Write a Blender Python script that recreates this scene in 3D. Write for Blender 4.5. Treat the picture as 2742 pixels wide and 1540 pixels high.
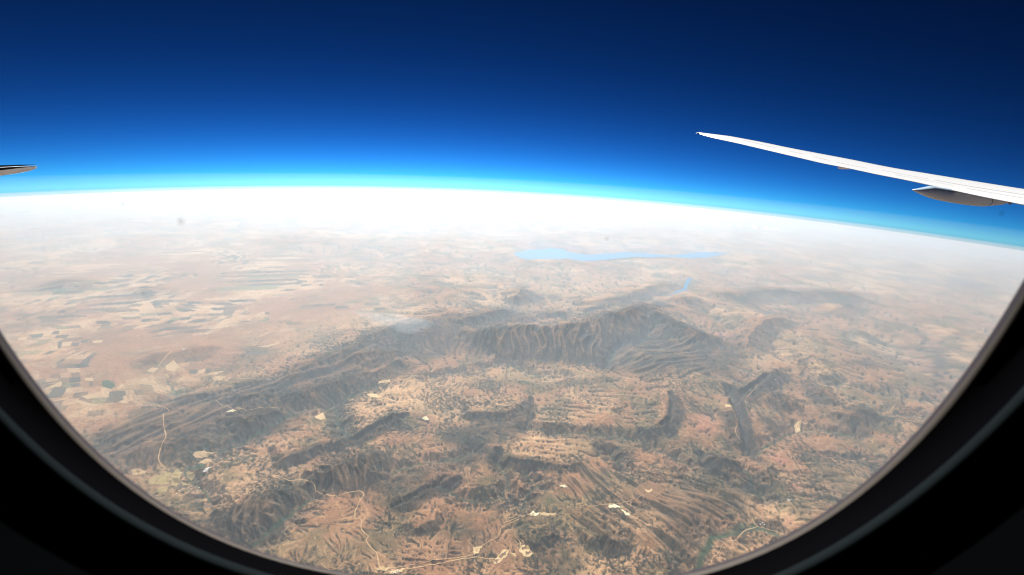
import bpy, bmesh, math, random
import numpy as np
from mathutils import Vector, Matrix

# ------------------------------------------------------------------ clear
for o in list(bpy.data.objects):
    bpy.data.objects.remove(o)
scene = bpy.context.scene
C = scene.collection
rad = math.radians

# ------------------------------------------------------------------ camera
# origin = the phone behind the cabin window; +X is forward along the airplane, +Y outboard, +Z up, metres.
PITCH, ROLL = rad(18.33), rad(3.035)
cam_data = bpy.data.cameras.new('camera')
cam = bpy.data.objects.new('camera', cam_data)
C.objects.link(cam)
cam_data.sensor_fit = 'HORIZONTAL'
cam_data.sensor_width = 36.0
cam_data.lens = 18.0
cam_data.clip_start = 0.005
cam_data.clip_end = 700000.0
fwd = Vector((0, math.cos(PITCH), -math.sin(PITCH)))
up0 = Vector((0, math.sin(PITCH), math.cos(PITCH)))
r0 = Vector((1, 0, 0))
rt = r0*math.cos(ROLL) + up0*math.sin(ROLL)
up = up0*math.cos(ROLL) - r0*math.sin(ROLL)
cam.matrix_world = Matrix(((rt.x, up.x, -fwd.x, 0), (rt.y, up.y, -fwd.y, 0), (rt.z, up.z, -fwd.z, 0), (0, 0, 0, 1)))
cam_data.dof.use_dof = True
cam_data.dof.focus_distance = 20000.0
cam_data.dof.aperture_fstop = 17.0
scene.camera = cam

# ------------------------------------------------------------------ planet
H = 11.0            # flight level above the ground, km
R = 990.0           # radius of the curved ground, km (gives the bent horizon of the photograph)
DIP = math.acos(R/(R+H))

# ------------------------------------------------------------------ sky and sun
SUN_EL, SUN_AZ = rad(38), rad(-10)      # azimuth from +Y (straight out of the window), negative = left
world = bpy.data.worlds.new('World')
scene.world = world
world.use_nodes = True
wn, wl = world.node_tree.nodes, world.node_tree.links
wn.clear()
w_out = wn.new('ShaderNodeOutputWorld')
w_bg = wn.new('ShaderNodeBackground')
w_sky = wn.new('ShaderNodeTexSky')
w_sky.sky_type = 'NISHITA'
w_sky.sun_disc = False
w_sky.sun_elevation = SUN_EL
w_sky.sun_rotation = SUN_AZ
w_sky.altitude = 9000.0
w_sky.air_density = 1.0
w_sky.dust_density = 0.25
w_sky.ozone_density = 3.0
# from 11 km up the sky reaches below eye level, down to the curved horizon
w_tc = wn.new('ShaderNodeTexCoord')
w_sep = wn.new('ShaderNodeSeparateXYZ')
w_add = wn.new('ShaderNodeMath'); w_add.operation = 'ADD'; w_add.inputs[1].default_value = math.sin(DIP)-0.02
w_cmb = wn.new('ShaderNodeCombineXYZ')
w_nrm = wn.new('ShaderNodeVectorMath'); w_nrm.operation = 'NORMALIZE'
w_gam = wn.new('ShaderNodeGamma'); w_gam.inputs[1].default_value = 2.5
w_tint = wn.new('ShaderNodeVectorMath'); w_tint.operation = 'MULTIPLY'; w_tint.inputs[1].default_value = (0.80, 1.11, 0.98)   # deep cyan blue of the thin air up here
w_scl = wn.new('ShaderNodeVectorMath'); w_scl.operation = 'SCALE'; w_scl.inputs['Scale'].default_value = 0.189
wl.new(w_tc.outputs['Generated'], w_sep.inputs[0])
wl.new(w_sep.outputs[0], w_cmb.inputs[0]); wl.new(w_sep.outputs[1], w_cmb.inputs[1])
wl.new(w_sep.outputs[2], w_add.inputs[0]); wl.new(w_add.outputs[0], w_cmb.inputs[2])
wl.new(w_cmb.outputs[0], w_nrm.inputs[0]); wl.new(w_nrm.outputs[0], w_sky.inputs[0])
wl.new(w_sky.outputs[0], w_scl.inputs[0]); wl.new(w_scl.outputs[0], w_tint.inputs[0]); wl.new(w_tint.outputs[0], w_gam.inputs[0]); wl.new(w_gam.outputs[0], w_bg.inputs[0])
w_bg.inputs[1].default_value = 0.1
wl.new(w_bg.outputs[0], w_out.inputs[0])

sun_data = bpy.data.lights.new('sun', 'SUN')
sun_data.energy = 5.0
sun_data.angle = rad(0.53)
sun_data.color = (1.0, 0.97, 0.93)
sun = bpy.data.objects.new('sun', sun_data)
C.objects.link(sun)
sun_dir = Vector((math.sin(SUN_AZ)*math.cos(SUN_EL), math.cos(SUN_AZ)*math.cos(SUN_EL), math.sin(SUN_EL)))
sun.rotation_euler = (-sun_dir).to_track_quat('-Z', 'Y').to_euler()

# ------------------------------------------------------------------ exposure and render settings
vs = scene.view_settings
vs.view_transform = 'Standard'
vs.look = 'None'
vs.gamma = 1.0
vs.use_curve_mapping = False
vs.exposure = 0.98
scene.cycles.max_bounces = 8
scene.cycles.volume_bounces = 3
scene.cycles.transparent_max_bounces = 16
scene.cycles.use_denoising = True
scene.cycles.filter_width = 1.1

# ------------------------------------------------------------------ ground plan, km east/west and outboard of the point below the airplane
SCARPS = [([(-2.44,23.66),(-1.67,25.14),(-1.05,25.02),(-0.13,25.35),(0.81,25.91),(1.59,25.6),(2.8,25.99),(3.62,27.01),(4.7,27.65),(6.63,28.97),(7.76,30.1),(8.74,31.57)],0.98,3.4,2.8,0.8),([(5.64,28.27),(6.63,28.94),(7.75,30.07),(8.73,31.55),(9.03,30.45),(9.25,28.9)],1.0,2.8,1.6,1),([(8.75,31.61),(9.07,30.23),(9.55,29.0),(10.38,27.46),(11.2,26.93),(11.4,25.7)],0.95,2.6,1.6,1),([(-1.68,25.85),(-1.12,26.47),(-0.29,27.05)],0.45,0.8,1.2,1),([(-3.51,26.07),(-2.67,27.22),(-1.72,27.97),(-0.92,29.0),(0.39,30.33)],0.75,1.7,2.4,1),([(0.2,31.12),(0.58,33.81),(1.3,34.87)],0.8,2.0,2.0,1),([(-0.17,27.4),(0.5,28.48),(1.73,29.01)],0.35,0.8,1.5,1),([(1.73,29.14),(3.13,30.04),(3.94,29.96)],0.4,0.9,1.5,1),([(4.18,30.47),(5.63,31.6),(6.59,31.63)],0.3,0.9,1.5,1),([(4.19,31.57),(5.78,32.64),(7.99,33.9),(9.26,35.96),(10.89,37.31),(13.26,38.92)],0.5,1.6,2.5,0.6),([(11.15,32.91),(12.61,34.36),(14.01,34.84)],0.5,1.5,2.0,0.6),([(-8.34,22.44),(-7.3,24.21),(-6.37,25.99),(-5.35,25.69),(-4.69,26.44),(-3.58,26.59)],0.55,2.2,2.0,1),([(-8.22,22.07),(-7.68,22.55),(-7.06,22.37)],0.4,0.8,1.2,1),([(-7.91,21.18),(-6.84,22.1),(-5.32,22.44),(-4.84,22.16)],0.55,1.5,1.5,0.9),([(-7.05,19.79),(-5.85,20.47),(-5.33,21.58),(-4.69,22.47)],0.4,1.2,1.2,0.9),([(-13.51,17.29),(-12.88,17.62),(-11.8,18.37),(-10.97,19.07),(-10.09,19.55)],0.35,0.9,1.6,1),([(-10.04,19.44),(-9.36,20.2),(-8.88,21.3),(-7.71,22.24),(-6.89,23.75)],0.5,1.5,1.6,1),([(-9.86,15.49),(-9.41,16.34),(-8.49,16.93),(-8.31,17.16)],0.55,1.2,1.4,1),([(-8.49,17.07),(-8.29,18.22),(-7.9,18.74),(-6.7,19.91),(-6.01,20.54)],0.5,1.3,1.0,1),([(-10.84,17.48),(-10.44,17.8),(-9.34,18.19)],0.4,1.2,1.2,1),([(-14.15,14.66),(-13.48,15.27),(-12.37,15.68),(-11.54,16.03)],0.3,1.0,1.6,1),([(-12.76,14.0),(-11.97,14.37),(-11.01,14.77),(-9.91,15.03)],0.35,1.1,1.5,1),([(-16.36,20.25),(-16.33,20.85),(-15.62,21.39),(-15.11,22.1),(-13.59,22.78)],0.35,1.2,1.4,0.5),([(-30.17,30.27),(-29.38,31.51),(-26.16,31.3)],0.6,2.2,3.0,1),([(-23.6,30.0),(-23.64,30.95),(-22.29,30.36)],0.5,1.5,2.0,1),([(-7.61,13.98),(-7.05,14.37),(-6.42,14.79),(-5.81,15.22),(-5.35,15.37),(-4.89,16.03),(-4.34,16.69),(-3.84,17.1)],0.32,0.55,1.5,1),([(-5.7,12.83),(-5.53,13.34),(-5.15,13.69),(-4.53,14.14),(-3.73,14.56)],0.6,1.5,1.2,1),([(-8.11,11.23),(-7.7,11.46),(-7.17,11.85),(-6.66,12.38),(-6.24,12.67),(-6.0,12.54)],0.55,1.6,1.2,1),([(-3.24,12.32),(-2.81,12.52),(-2.27,13.02),(-2.0,13.35),(-1.54,13.64),(-1.2,13.92)],0.22,0.45,1.0,1),([(-2.25,11.23),(-2.17,11.57),(-1.95,11.79),(-1.55,11.87)],0.2,0.4,0.8,0.6),([(-1.86,17.71),(-0.97,17.55),(0.01,17.65),(0.47,18.09),(0.68,18.53),(1.06,18.73)],0.35,0.6,1.2,1),([(-1.88,18.39),(-1.4,18.33),(-0.92,18.38),(-0.61,18.57)],0.16,0.3,0.6,0.5),([(-0.04,14.71),(0.8,14.68),(1.37,14.57),(1.68,14.47),(2.02,14.45),(2.38,14.55),(2.82,14.85)],0.28,0.4,1.6,1),([(-0.46,14.97),(-0.31,14.69),(-0.09,14.86)],0.2,0.35,0.6,1),([(3.08,15.83),(3.47,15.91),(3.75,15.73)],0.2,0.5,0.8,0.8),([(4.98,16.76),(5.46,16.92),(6.14,17.24),(6.54,17.75),(6.91,18.68),(7.02,19.67),(6.97,20.13)],0.35,0.6,1.4,1),([(4.41,18.3),(4.54,18.41),(4.52,18.01)],0.2,0.4,0.8,0.8),([(7.06,15.76),(7.55,15.43),(8.04,15.14),(8.38,14.57)],0.45,1.3,0.8,1),([(2.5,11.2),(2.69,11.4),(3.05,11.48),(3.08,11.29),(3.66,11.34)],0.28,0.5,0.9,1),([(0.9,10.89),(1.05,11.13),(1.27,11.38),(1.71,11.41)],0.2,0.4,0.8,0.8),([(5.75,15.24),(5.96,14.68),(6.51,15.16),(6.9,15.65)],0.2,0.5,0.7,0.4),([(10.04,20.4),(10.31,20.11),(11.32,21.25),(12.17,22.1),(13.09,22.85),(13.99,23.22)],0.42,0.9,0.7,1),([(9.51,19.04),(9.12,17.47),(8.78,16.1)],0.3,0.6,0.6,0.9),([(12.82,25.8),(14.34,28.2),(16.3,30.56),(17.62,31.36),(18.69,31.58)],0.45,1.4,1.2,0.8),([(14.74,23.92),(15.59,25.11)],0.2,0.5,0.5,0.8),([(15.07,22.41),(14.66,21.19),(14.55,20.0),(14.66,19.64)],0.35,1.0,1.0,0.9),([(13.84,18.81),(15.42,19.47),(15.65,18.7)],0.4,1.4,1.2,0.9),([(14.42,34.86),(16.39,36.39),(20.73,38.65),(22.78,38.18),(26.13,39.19),(29.0,39.46)],0.6,2.5,3.0,0.8),([(11.15,33.27),(12.34,34.52),(13.34,34.74)],0.5,1.6,1.6,0.6),([(22.03,33.53),(24.36,35.69),(26.16,36.49)],0.4,1.4,2.0,0.6),([(11.06,19.77),(11.85,20.51),(12.48,20.2),(12.02,19.16)],0.4,1.0,1.0,1),([(10.44,26.78),(11.33,26.5),(12.29,27.31)],0.3,0.9,0.9,0.8),([(8.1,15.28),(8.46,14.75),(9.16,15.1),(9.46,14.77)],0.25,0.9,0.8,0.5),([(7.44,12.62),(7.98,12.51),(8.55,12.71)],0.15,0.4,0.6,0.4)]
DARK = [([(-14.24,14.73),(-13.59,17.29),(-11.95,18.6),(-10.1,19.8),(-9.04,21.68),(-7.12,24.56),(-5.75,19.56),(-6.96,18.09),(-8.24,17.09),(-9.14,15.46),(-9.99,14.7),(-11.54,13.73),(-12.61,13.66)],0.7,0.75),([(-2.52,23.77),(-1.74,26.05),(0.84,26.85),(2.91,26.94),(4.87,28.66),(9.06,32.74),(9.58,30.24),(11.59,27.88),(9.65,22.34),(7.8,22.25),(6.11,21.58),(4.85,22.65),(3.67,22.82),(1.84,23.61),(0.45,23.43),(-1.37,23.2)],0.6,0.8),([(-8.45,22.72),(-6.5,26.51),(-2.99,27.94),(-1.75,26.26),(-2.17,24.0),(-3.45,22.61),(-4.9,22.11),(-5.8,20.78),(-7.09,18.77)],0.7,0.75),([(-5.76,13.05),(-5.67,13.68),(-5.26,13.98),(-4.63,14.44),(-3.85,14.87),(-3.65,14.38),(-3.8,13.76),(-4.25,13.41),(-4.56,13.08),(-5.03,12.69),(-5.42,12.78)],0.15,0.95),([(-8.42,11.39),(-7.85,11.68),(-7.31,12.09),(-6.79,12.62),(-6.34,12.89),(-6.12,12.73),(-6.01,12.28),(-6.24,11.84),(-6.49,11.17),(-6.52,10.67),(-7.36,10.79)],0.2,0.95),([(-7.69,14.14),(-6.49,14.95),(-5.34,15.59),(-3.88,17.3),(-3.75,16.93),(-4.93,15.79),(-5.69,15.25),(-6.41,14.74),(-7.12,14.32)],0.15,0.9),([(-2.4,16.26),(-1.27,17.07),(0.24,17.41),(1.14,18.8),(1.09,16.85),(0.5,15.94),(-0.19,15.48),(-0.08,14.96),(-0.38,14.65),(-0.54,15.0),(-1.31,15.01),(-2.05,15.48)],0.3,0.8),([(-3.26,12.42),(-2.29,13.12),(-1.98,13.45),(-1.86,13.22),(-2.24,12.83),(-2.78,12.34),(-3.13,12.21)],0.15,0.9),([(-4.25,13.41),(-3.49,13.72),(-2.26,13.95),(-2.02,13.45),(-2.5,12.93),(-3.22,12.59),(-3.83,12.66),(-4.19,12.92)],0.4,0.6),([(-2.92,14.03),(-1.91,14.45),(-1.29,14.86),(-1.29,14.02),(-1.98,13.45),(-2.59,13.41)],0.4,0.6),([(-9.94,15.47),(-8.56,16.51),(-7.49,17.55),(-7.87,16.05),(-8.41,15.19),(-9.53,14.72)],0.3,0.6),([(7.12,16.01),(6.96,15.23),(7.13,14.82),(7.9,14.61),(8.3,14.51),(8.53,14.74),(8.15,15.34),(7.64,15.59)],0.15,0.95),([(4.63,13.02),(6.01,14.24),(6.96,14.46),(8.27,14.45),(7.64,13.15),(6.91,12.65),(6.26,12.49),(5.38,10.97),(5.01,10.94),(4.67,12.36)],0.6,0.7),([(7.15,20.27),(7.19,19.59),(6.84,18.19),(6.43,17.48),(5.55,17.02),(6.22,17.64),(6.54,18.45)],0.12,0.95),([(6.33,17.1),(6.65,17.36),(6.72,17.06),(6.47,16.73),(6.28,16.75)],0.1,0.8),([(2.55,11.31),(2.72,11.51),(3.1,11.59),(3.11,11.4),(3.7,11.44),(3.7,11.12),(3.39,10.96),(3.02,10.89),(2.6,11.13)],0.15,0.9),([(0.77,11.19),(1.36,11.46),(2.22,11.29),(2.1,10.2),(1.06,10.13),(0.9,10.66)],0.5,0.6),([(-1.45,11.61),(-0.34,11.68),(0.12,11.28),(-0.29,10.89),(-1.32,10.69)],0.5,0.5),([(-0.55,15.0),(-0.33,15.24),(-0.09,14.96),(-0.22,14.66),(-0.44,14.64)],0.1,0.9),([(-0.32,12.58),(0.27,12.62),(0.02,12.01),(-0.23,12.31)],0.15,0.7),([(0.63,18.54),(1.07,19.01),(1.23,18.6),(1.09,17.3),(0.83,16.82),(0.23,16.77),(0.01,17.67)],0.2,0.8),([(-2.14,16.72),(-0.66,16.86),(0.83,16.91),(0.63,16.29),(-0.02,15.58),(-0.53,14.64),(-1.36,14.15),(-1.75,13.86)],0.4,0.6),([(10.28,21.27),(10.26,20.06),(10.31,19.57),(9.61,16.72),(9.45,16.24),(8.7,15.86),(9.0,17.13),(9.73,19.38)],0.15,0.9),([(10.44,20.34),(11.49,21.57),(12.36,22.43),(13.29,23.19),(14.21,23.57),(13.19,22.55),(11.86,21.48),(10.53,20.1)],0.12,0.9),([(11.74,20.77),(12.59,21.02),(12.52,20.09),(12.13,19.31),(11.56,18.67),(11.4,19.22)],0.25,0.85),([(10.34,18.64),(10.96,18.94),(11.53,18.12),(10.73,17.22),(10.43,17.79)],0.3,0.7),([(15.25,22.54),(15.35,22.1),(14.88,20.27),(14.62,20.49)],0.3,0.8),([(14.34,19.59),(15.65,19.75),(16.01,18.98),(14.75,18.18),(13.68,18.37)],0.4,0.75),([(25.69,28.47),(26.42,28.61),(24.38,26.2),(21.89,23.37),(20.74,22.01),(21.45,23.46)],0.4,0.8),([(14.86,35.68),(21.22,39.55),(23.44,39.31),(29.84,40.44),(25.65,38.3),(20.12,36.36),(16.59,35.71)],1.2,0.8),([(7.85,26.22),(10.71,27.54),(11.45,26.79),(12.94,26.01),(11.09,22.26),(8.99,22.28),(6.78,21.83)],0.6,0.75),([(17.81,25.27),(19.99,26.2),(19.47,24.47),(18.24,24.1)],0.6,0.5),([(12.33,27.81),(14.58,28.67),(16.57,31.07),(14.36,28.17),(12.68,26.17)],0.4,0.5),([(43.77,50.85),(46.77,50.82),(46.04,46.74),(40.39,43.41)],2.0,0.7),([(-30.59,30.67),(-30.07,32.24),(-26.58,32.04),(-26.56,31.02),(-30.27,30.53)],1.0,0.8),([(-24.05,30.57),(-24.09,31.54),(-22.57,30.85),(-23.66,30.42)],0.6,0.8),([(-16.63,20.5),(-16.36,21.45),(-15.78,21.5),(-15.45,20.02),(-15.59,19.31)],0.4,0.6),([(11.45,15.89),(13.23,16.08),(13.47,15.36),(11.99,15.21)],0.8,0.5),([(0.41,34.64),(0.88,35.57),(1.13,31.31),(0.15,30.71),(-2.38,27.92),(-2.06,28.72),(0.28,31.62)],0.5,0.6)]
GREEN = [([(6.05,11.8),(6.58,12.09),(7.2,12.51),(7.67,12.49),(7.68,12.33),(8.01,12.21),(8.28,11.98),(7.93,12.05),(7.49,12.27),(6.95,12.07),(6.42,11.88),(6.08,11.57),(5.76,11.17),(5.39,10.63),(5.44,10.97),(5.82,11.45)],0.12,0.8),([(-10.94,10.81),(-9.68,10.52),(-8.79,10.75),(-8.23,10.97),(-7.41,10.79),(-6.67,10.7),(-6.41,10.54),(-7.39,10.75),(-8.57,11.24),(-9.03,11.11)],0.3,0.3),([(1.17,12.92),(1.58,12.99),(1.64,12.69),(1.22,12.66)],0.2,0.45),([(8.37,14.19),(8.51,14.01),(8.54,13.7),(8.33,13.62)],0.1,0.6),([(0.53,20.69),(0.86,20.73),(1.01,20.4),(0.66,20.49)],0.08,0.9),([(-0.14,22.03),(0.22,21.68),(0.05,21.58)],0.08,0.7),([(4.02,22.22),(4.38,22.35),(4.27,22.02)],0.1,0.6)]
TAN = [([(-0.02,15.42),(0.63,16.04),(1.31,16.43),(1.79,16.31),(2.73,15.99),(3.66,15.83),(3.13,15.4),(2.85,15.0),(2.05,14.68),(1.26,14.82),(-0.0,14.97)],0.25,0.55),([(-6.23,18.49),(-5.36,19.24),(-2.08,19.81),(-1.77,18.5),(-2.66,17.6),(-3.85,17.39),(-4.79,18.1)],0.5,0.5),([(-6.21,18.86),(-5.03,20.29),(-2.52,20.84),(0.45,22.58),(3.63,22.49),(4.25,21.94),(2.08,20.38),(0.46,21.04),(-1.76,19.95),(-2.83,18.58),(-5.02,17.8),(-5.81,18.53)],0.6,0.55),([(-5.3,28.88),(-2.03,32.3),(0.91,35.64),(4.48,39.78),(13.04,40.91),(8.29,35.27),(4.31,32.47),(1.79,30.53),(-2.75,29.8)],1.5,0.35),([(-19.61,17.17),(-17.23,17.57),(-15.02,16.65),(-15.72,16.29),(-16.78,16.52)],0.5,0.35),([(-13.63,24.22),(-8.35,29.02),(-7.23,24.95),(-11.46,22.77)],1.5,0.35),([(0.86,12.28),(1.72,12.4),(1.66,12.21),(0.85,12.13)],0.12,0.5),([(-0.32,12.52),(0.47,12.75),(0.86,12.61),(0.63,12.27),(0.02,11.96),(-0.19,12.37)],0.25,0.45),([(8.6,13.83),(9.32,13.41),(8.6,12.15),(8.06,12.31),(8.06,13.02)],0.3,0.3),([(6.05,11.19),(7.07,11.98),(7.85,12.19),(7.77,11.69),(6.19,10.89),(5.65,10.56)],0.3,0.4),([(-7.03,10.21),(-6.73,10.61),(-5.71,11.04),(-3.92,11.01),(-3.27,10.6),(-3.01,10.0),(-4.52,9.79),(-6.03,10.22)],0.6,0.35),([(17.26,30.93),(18.12,27.94),(15.35,24.34),(11.98,22.69),(12.11,23.85),(15.09,26.98)],0.6,0.35)]
RED = [([(9.58,14.43),(9.98,14.54),(9.86,14.13),(9.5,14.1)],0.15,0.7),([(9.75,16.03),(10.21,16.08),(10.32,15.56),(9.87,15.59)],0.15,0.6),([(8.08,18.73),(8.69,18.59),(8.22,17.3),(7.52,17.5)],0.3,0.4),([(11.23,28.08),(12.7,28.81),(13.06,27.94),(11.62,27.25)],0.3,0.5),([(8.68,12.79),(8.87,12.7),(8.62,12.36),(8.47,12.45)],0.12,0.5)]
RIVERS = [([(-9.71,14.64),(-9.17,15.02),(-8.98,15.65),(-8.69,16.15),(-8.16,17.04),(-7.6,17.47),(-6.79,18.1),(-6.29,18.74),(-5.68,19.31)],0.1),([(-6.87,18.01),(-6.45,17.06),(-6.14,16.45),(-5.85,15.88),(-5.44,15.55)],0.07),([(1.81,16.65),(2.55,16.64),(3.69,16.66),(4.36,16.56),(5.1,16.38),(5.65,15.87),(6.17,15.53),(6.41,15.11)],0.07),([(0.78,16.82),(1.33,16.78),(1.81,16.65)],0.07),([(8.41,15.01),(8.41,14.59),(8.33,14.19),(8.49,13.7)],0.07),([(4.99,10.43),(5.44,10.76),(6.0,11.56),(6.17,11.81),(6.95,12.07),(7.6,12.33),(7.99,12.18),(8.25,11.92)],0.1),([(-3.66,20.58),(-2.81,21.03),(-1.92,21.51),(-0.88,22.25),(0.24,22.39),(1.47,21.45),(2.58,21.74)],0.08),([(4.78,22.64),(6.07,25.71),(7.31,26.31),(9.17,29.39)],0.08),([(-1.92,13.34),(-1.51,13.06),(-1.08,12.8),(-0.67,12.72),(-0.09,12.94),(0.32,12.85)],0.06),([(-0.16,14.67),(-0.01,14.13),(0.17,13.75),(0.1,13.37)],0.05),([(-6.52,10.67),(-6.37,11.09),(-6.19,11.49),(-6.08,11.9),(-5.86,12.29),(-5.72,12.53)],0.08),([(-3.56,13.84),(-2.95,14.37),(-2.35,14.49),(-1.51,14.84),(-1.11,15.32)],0.07),([(15.93,22.48),(16.73,22.3),(17.35,21.95),(19.06,21.63),(20.29,21.53)],0.1),([(9.2,16.04),(10.02,16.67),(11.3,17.68),(11.97,18.07),(12.91,18.07),(14.1,17.9)],0.08),([(-10.17,13.62),(-9.97,13.37),(-9.63,13.08),(-9.4,12.92),(-8.97,12.59),(-8.63,12.27)],0.06),([(0.63,12.54),(0.71,13.0),(0.87,13.31),(1.17,13.58),(0.88,13.87),(0.76,14.19)],0.06),([(-14.56,19.27),(-13.79,18.56),(-13.27,18.12),(-13.17,17.78),(-13.7,17.62),(-13.54,17.3)],0.08),([(3.81,15.61),(3.92,15.17),(4.08,14.82)],0.06)]
ROADS = [([(-6.94,13.18),(-6.62,13.16),(-6.24,13.23),(-6.0,13.14),(-5.82,13.08),(-5.66,12.88),(-5.4,12.72),(-5.15,12.58),(-4.83,12.67),(-4.47,12.79),(-4.28,12.81),(-4.16,12.72),(-4.18,12.55),(-4.2,12.3),(-4.21,12.03),(-4.14,11.77),(-4.09,11.68),(-3.93,11.66),(-3.85,11.39),(-3.71,11.21),(-3.57,11.1),(-3.58,10.94),(-3.38,10.73),(-3.22,10.61),(-3.12,10.4),(-3.03,10.2),(-2.94,10.1)],52,'wide pale dirt road winding down the lower left hills'),([(-2.87,9.97),(-2.47,10.09),(-1.83,10.27),(-1.18,10.46),(-0.61,10.61),(-0.33,10.58),(-0.06,10.6)],48,'pale dirt road running right to the mine pads at the bottom'),([(-2.77,10.12),(-2.17,10.29),(-1.36,10.51),(-0.72,10.66),(-0.43,11.01),(-0.02,11.37),(0.08,11.71),(0.6,12.05)],30,'dirt track climbing from the bottom road to the white pit'),([(-9.52,13.22),(-8.75,13.32),(-8.32,13.36),(-7.78,13.53),(-7.46,13.46),(-7.09,13.29),(-6.95,13.21)],28,'pale track crossing low hills above the wide dirt road'),([(-8.26,12.44),(-7.89,12.55),(-7.57,12.68),(-7.33,12.94),(-7.13,13.2),(-6.7,13.54),(-6.37,13.96),(-6.16,14.54)],30,'straight pale track running up right through the lower left valley'),([(-5.79,10.67),(-5.59,10.61),(-5.64,10.81),(-5.84,10.93),(-5.76,10.99),(-5.9,11.14),(-5.77,11.23),(-5.83,11.31),(-5.69,11.52),(-5.55,11.7),(-5.33,11.82)],24,'switchback track on the lower left hillside'),([(-5.42,12.05),(-5.18,11.86),(-4.94,11.62)],22,'short pale track below the wide dirt road'),([(-4.51,10.13),(-4.25,9.96),(-4.04,10.02),(-3.91,10.23),(-3.65,10.16),(-3.53,10.19),(-3.74,10.32),(-3.74,10.49)],26,'looping pale track at the bottom edge left of the tanks'),([(-0.32,10.09),(-0.31,10.25),(-0.26,10.54)],28,'short track going down from the mine road'),([(-13.71,17.5),(-13.37,17.15),(-12.91,16.95),(-12.86,16.62),(-12.23,15.7),(-11.65,14.94),(-11.46,14.36),(-11.25,13.95),(-10.93,13.63)],40,'pale road running straight down through dark scrub at left'),([(-12.82,14.12),(-12.59,14.28),(-12.15,14.53),(-11.8,14.66)],30,'faint pale track near the left window edge'),([(-11.58,17.7),(-10.82,17.26),(-9.95,16.95),(-9.27,16.99),(-8.78,17.24)],36,'pale road crossing the dark ridges at left'),([(5.74,10.82),(5.84,11.0),(6.05,11.19),(6.37,11.56),(6.63,11.65),(6.79,11.76),(7.03,11.98),(7.21,12.14),(7.69,12.36)],30,'zigzag pale track beside the green valley at lower right'),([(7.65,12.68),(7.66,12.39),(7.9,12.3),(8.17,12.22),(8.29,12.08),(8.5,12.04)],34,'pale road along the green valley toward the right window edge'),([(8.13,13.73),(7.84,13.4),(7.59,12.81),(7.65,12.68)],22,'faint curved track above the green valley'),([(8.83,13.61),(8.73,13.3),(8.71,13.01),(8.52,12.67)],22,'curved track right of the green valley'),([(11.71,21.46),(11.11,20.69),(10.6,20.11),(10.4,19.71),(10.49,19.41)],36,'pale track through the gap in the dark hogback'),([(9.38,18.2),(9.3,17.87),(8.93,17.22),(8.9,16.74)],30,'pale track on the left rim of the dark canyon'),([(8.48,15.84),(8.75,15.87),(9.39,16.24),(9.86,16.56)],30,'pale track round the foot of the dark canyon'),([(0.13,11.87),(0.43,12.03),(0.69,12.18),(0.89,12.22)],30,'pale track leading left from the white pit'),([(1.64,12.33),(1.77,12.25),(1.74,12.12),(1.66,12.07)],20,'hooked track at the right end of the white pit'),([(2.35,12.71),(2.76,12.76),(3.25,12.82),(3.81,12.97),(4.16,13.12),(4.6,13.35)],34,'pale road leading right to the brown square pad'),([(-0.24,10.24),(0.07,10.23),(0.21,10.12)],22,'short bent track below the mine pads'),([(0.49,10.97),(0.61,11.07),(0.58,11.25),(0.46,11.38)],26,'track climbing from the mine pads'),([(0.73,11.05),(0.66,11.26),(0.52,11.39)],22,'second track climbing above the mine pads'),([(-15.57,20.29),(-15.7,20.88),(-15.82,21.66)],60,'pale gully road on the far left slope'),([(-12.27,19.6),(-11.18,19.43),(-10.37,19.58),(-9.15,19.96)],36,'pale track above the left dark ridges'),([(6.65,17.36),(6.82,17.07),(7.0,17.0)],26,'short pale track beside the round dark hill')]
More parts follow.
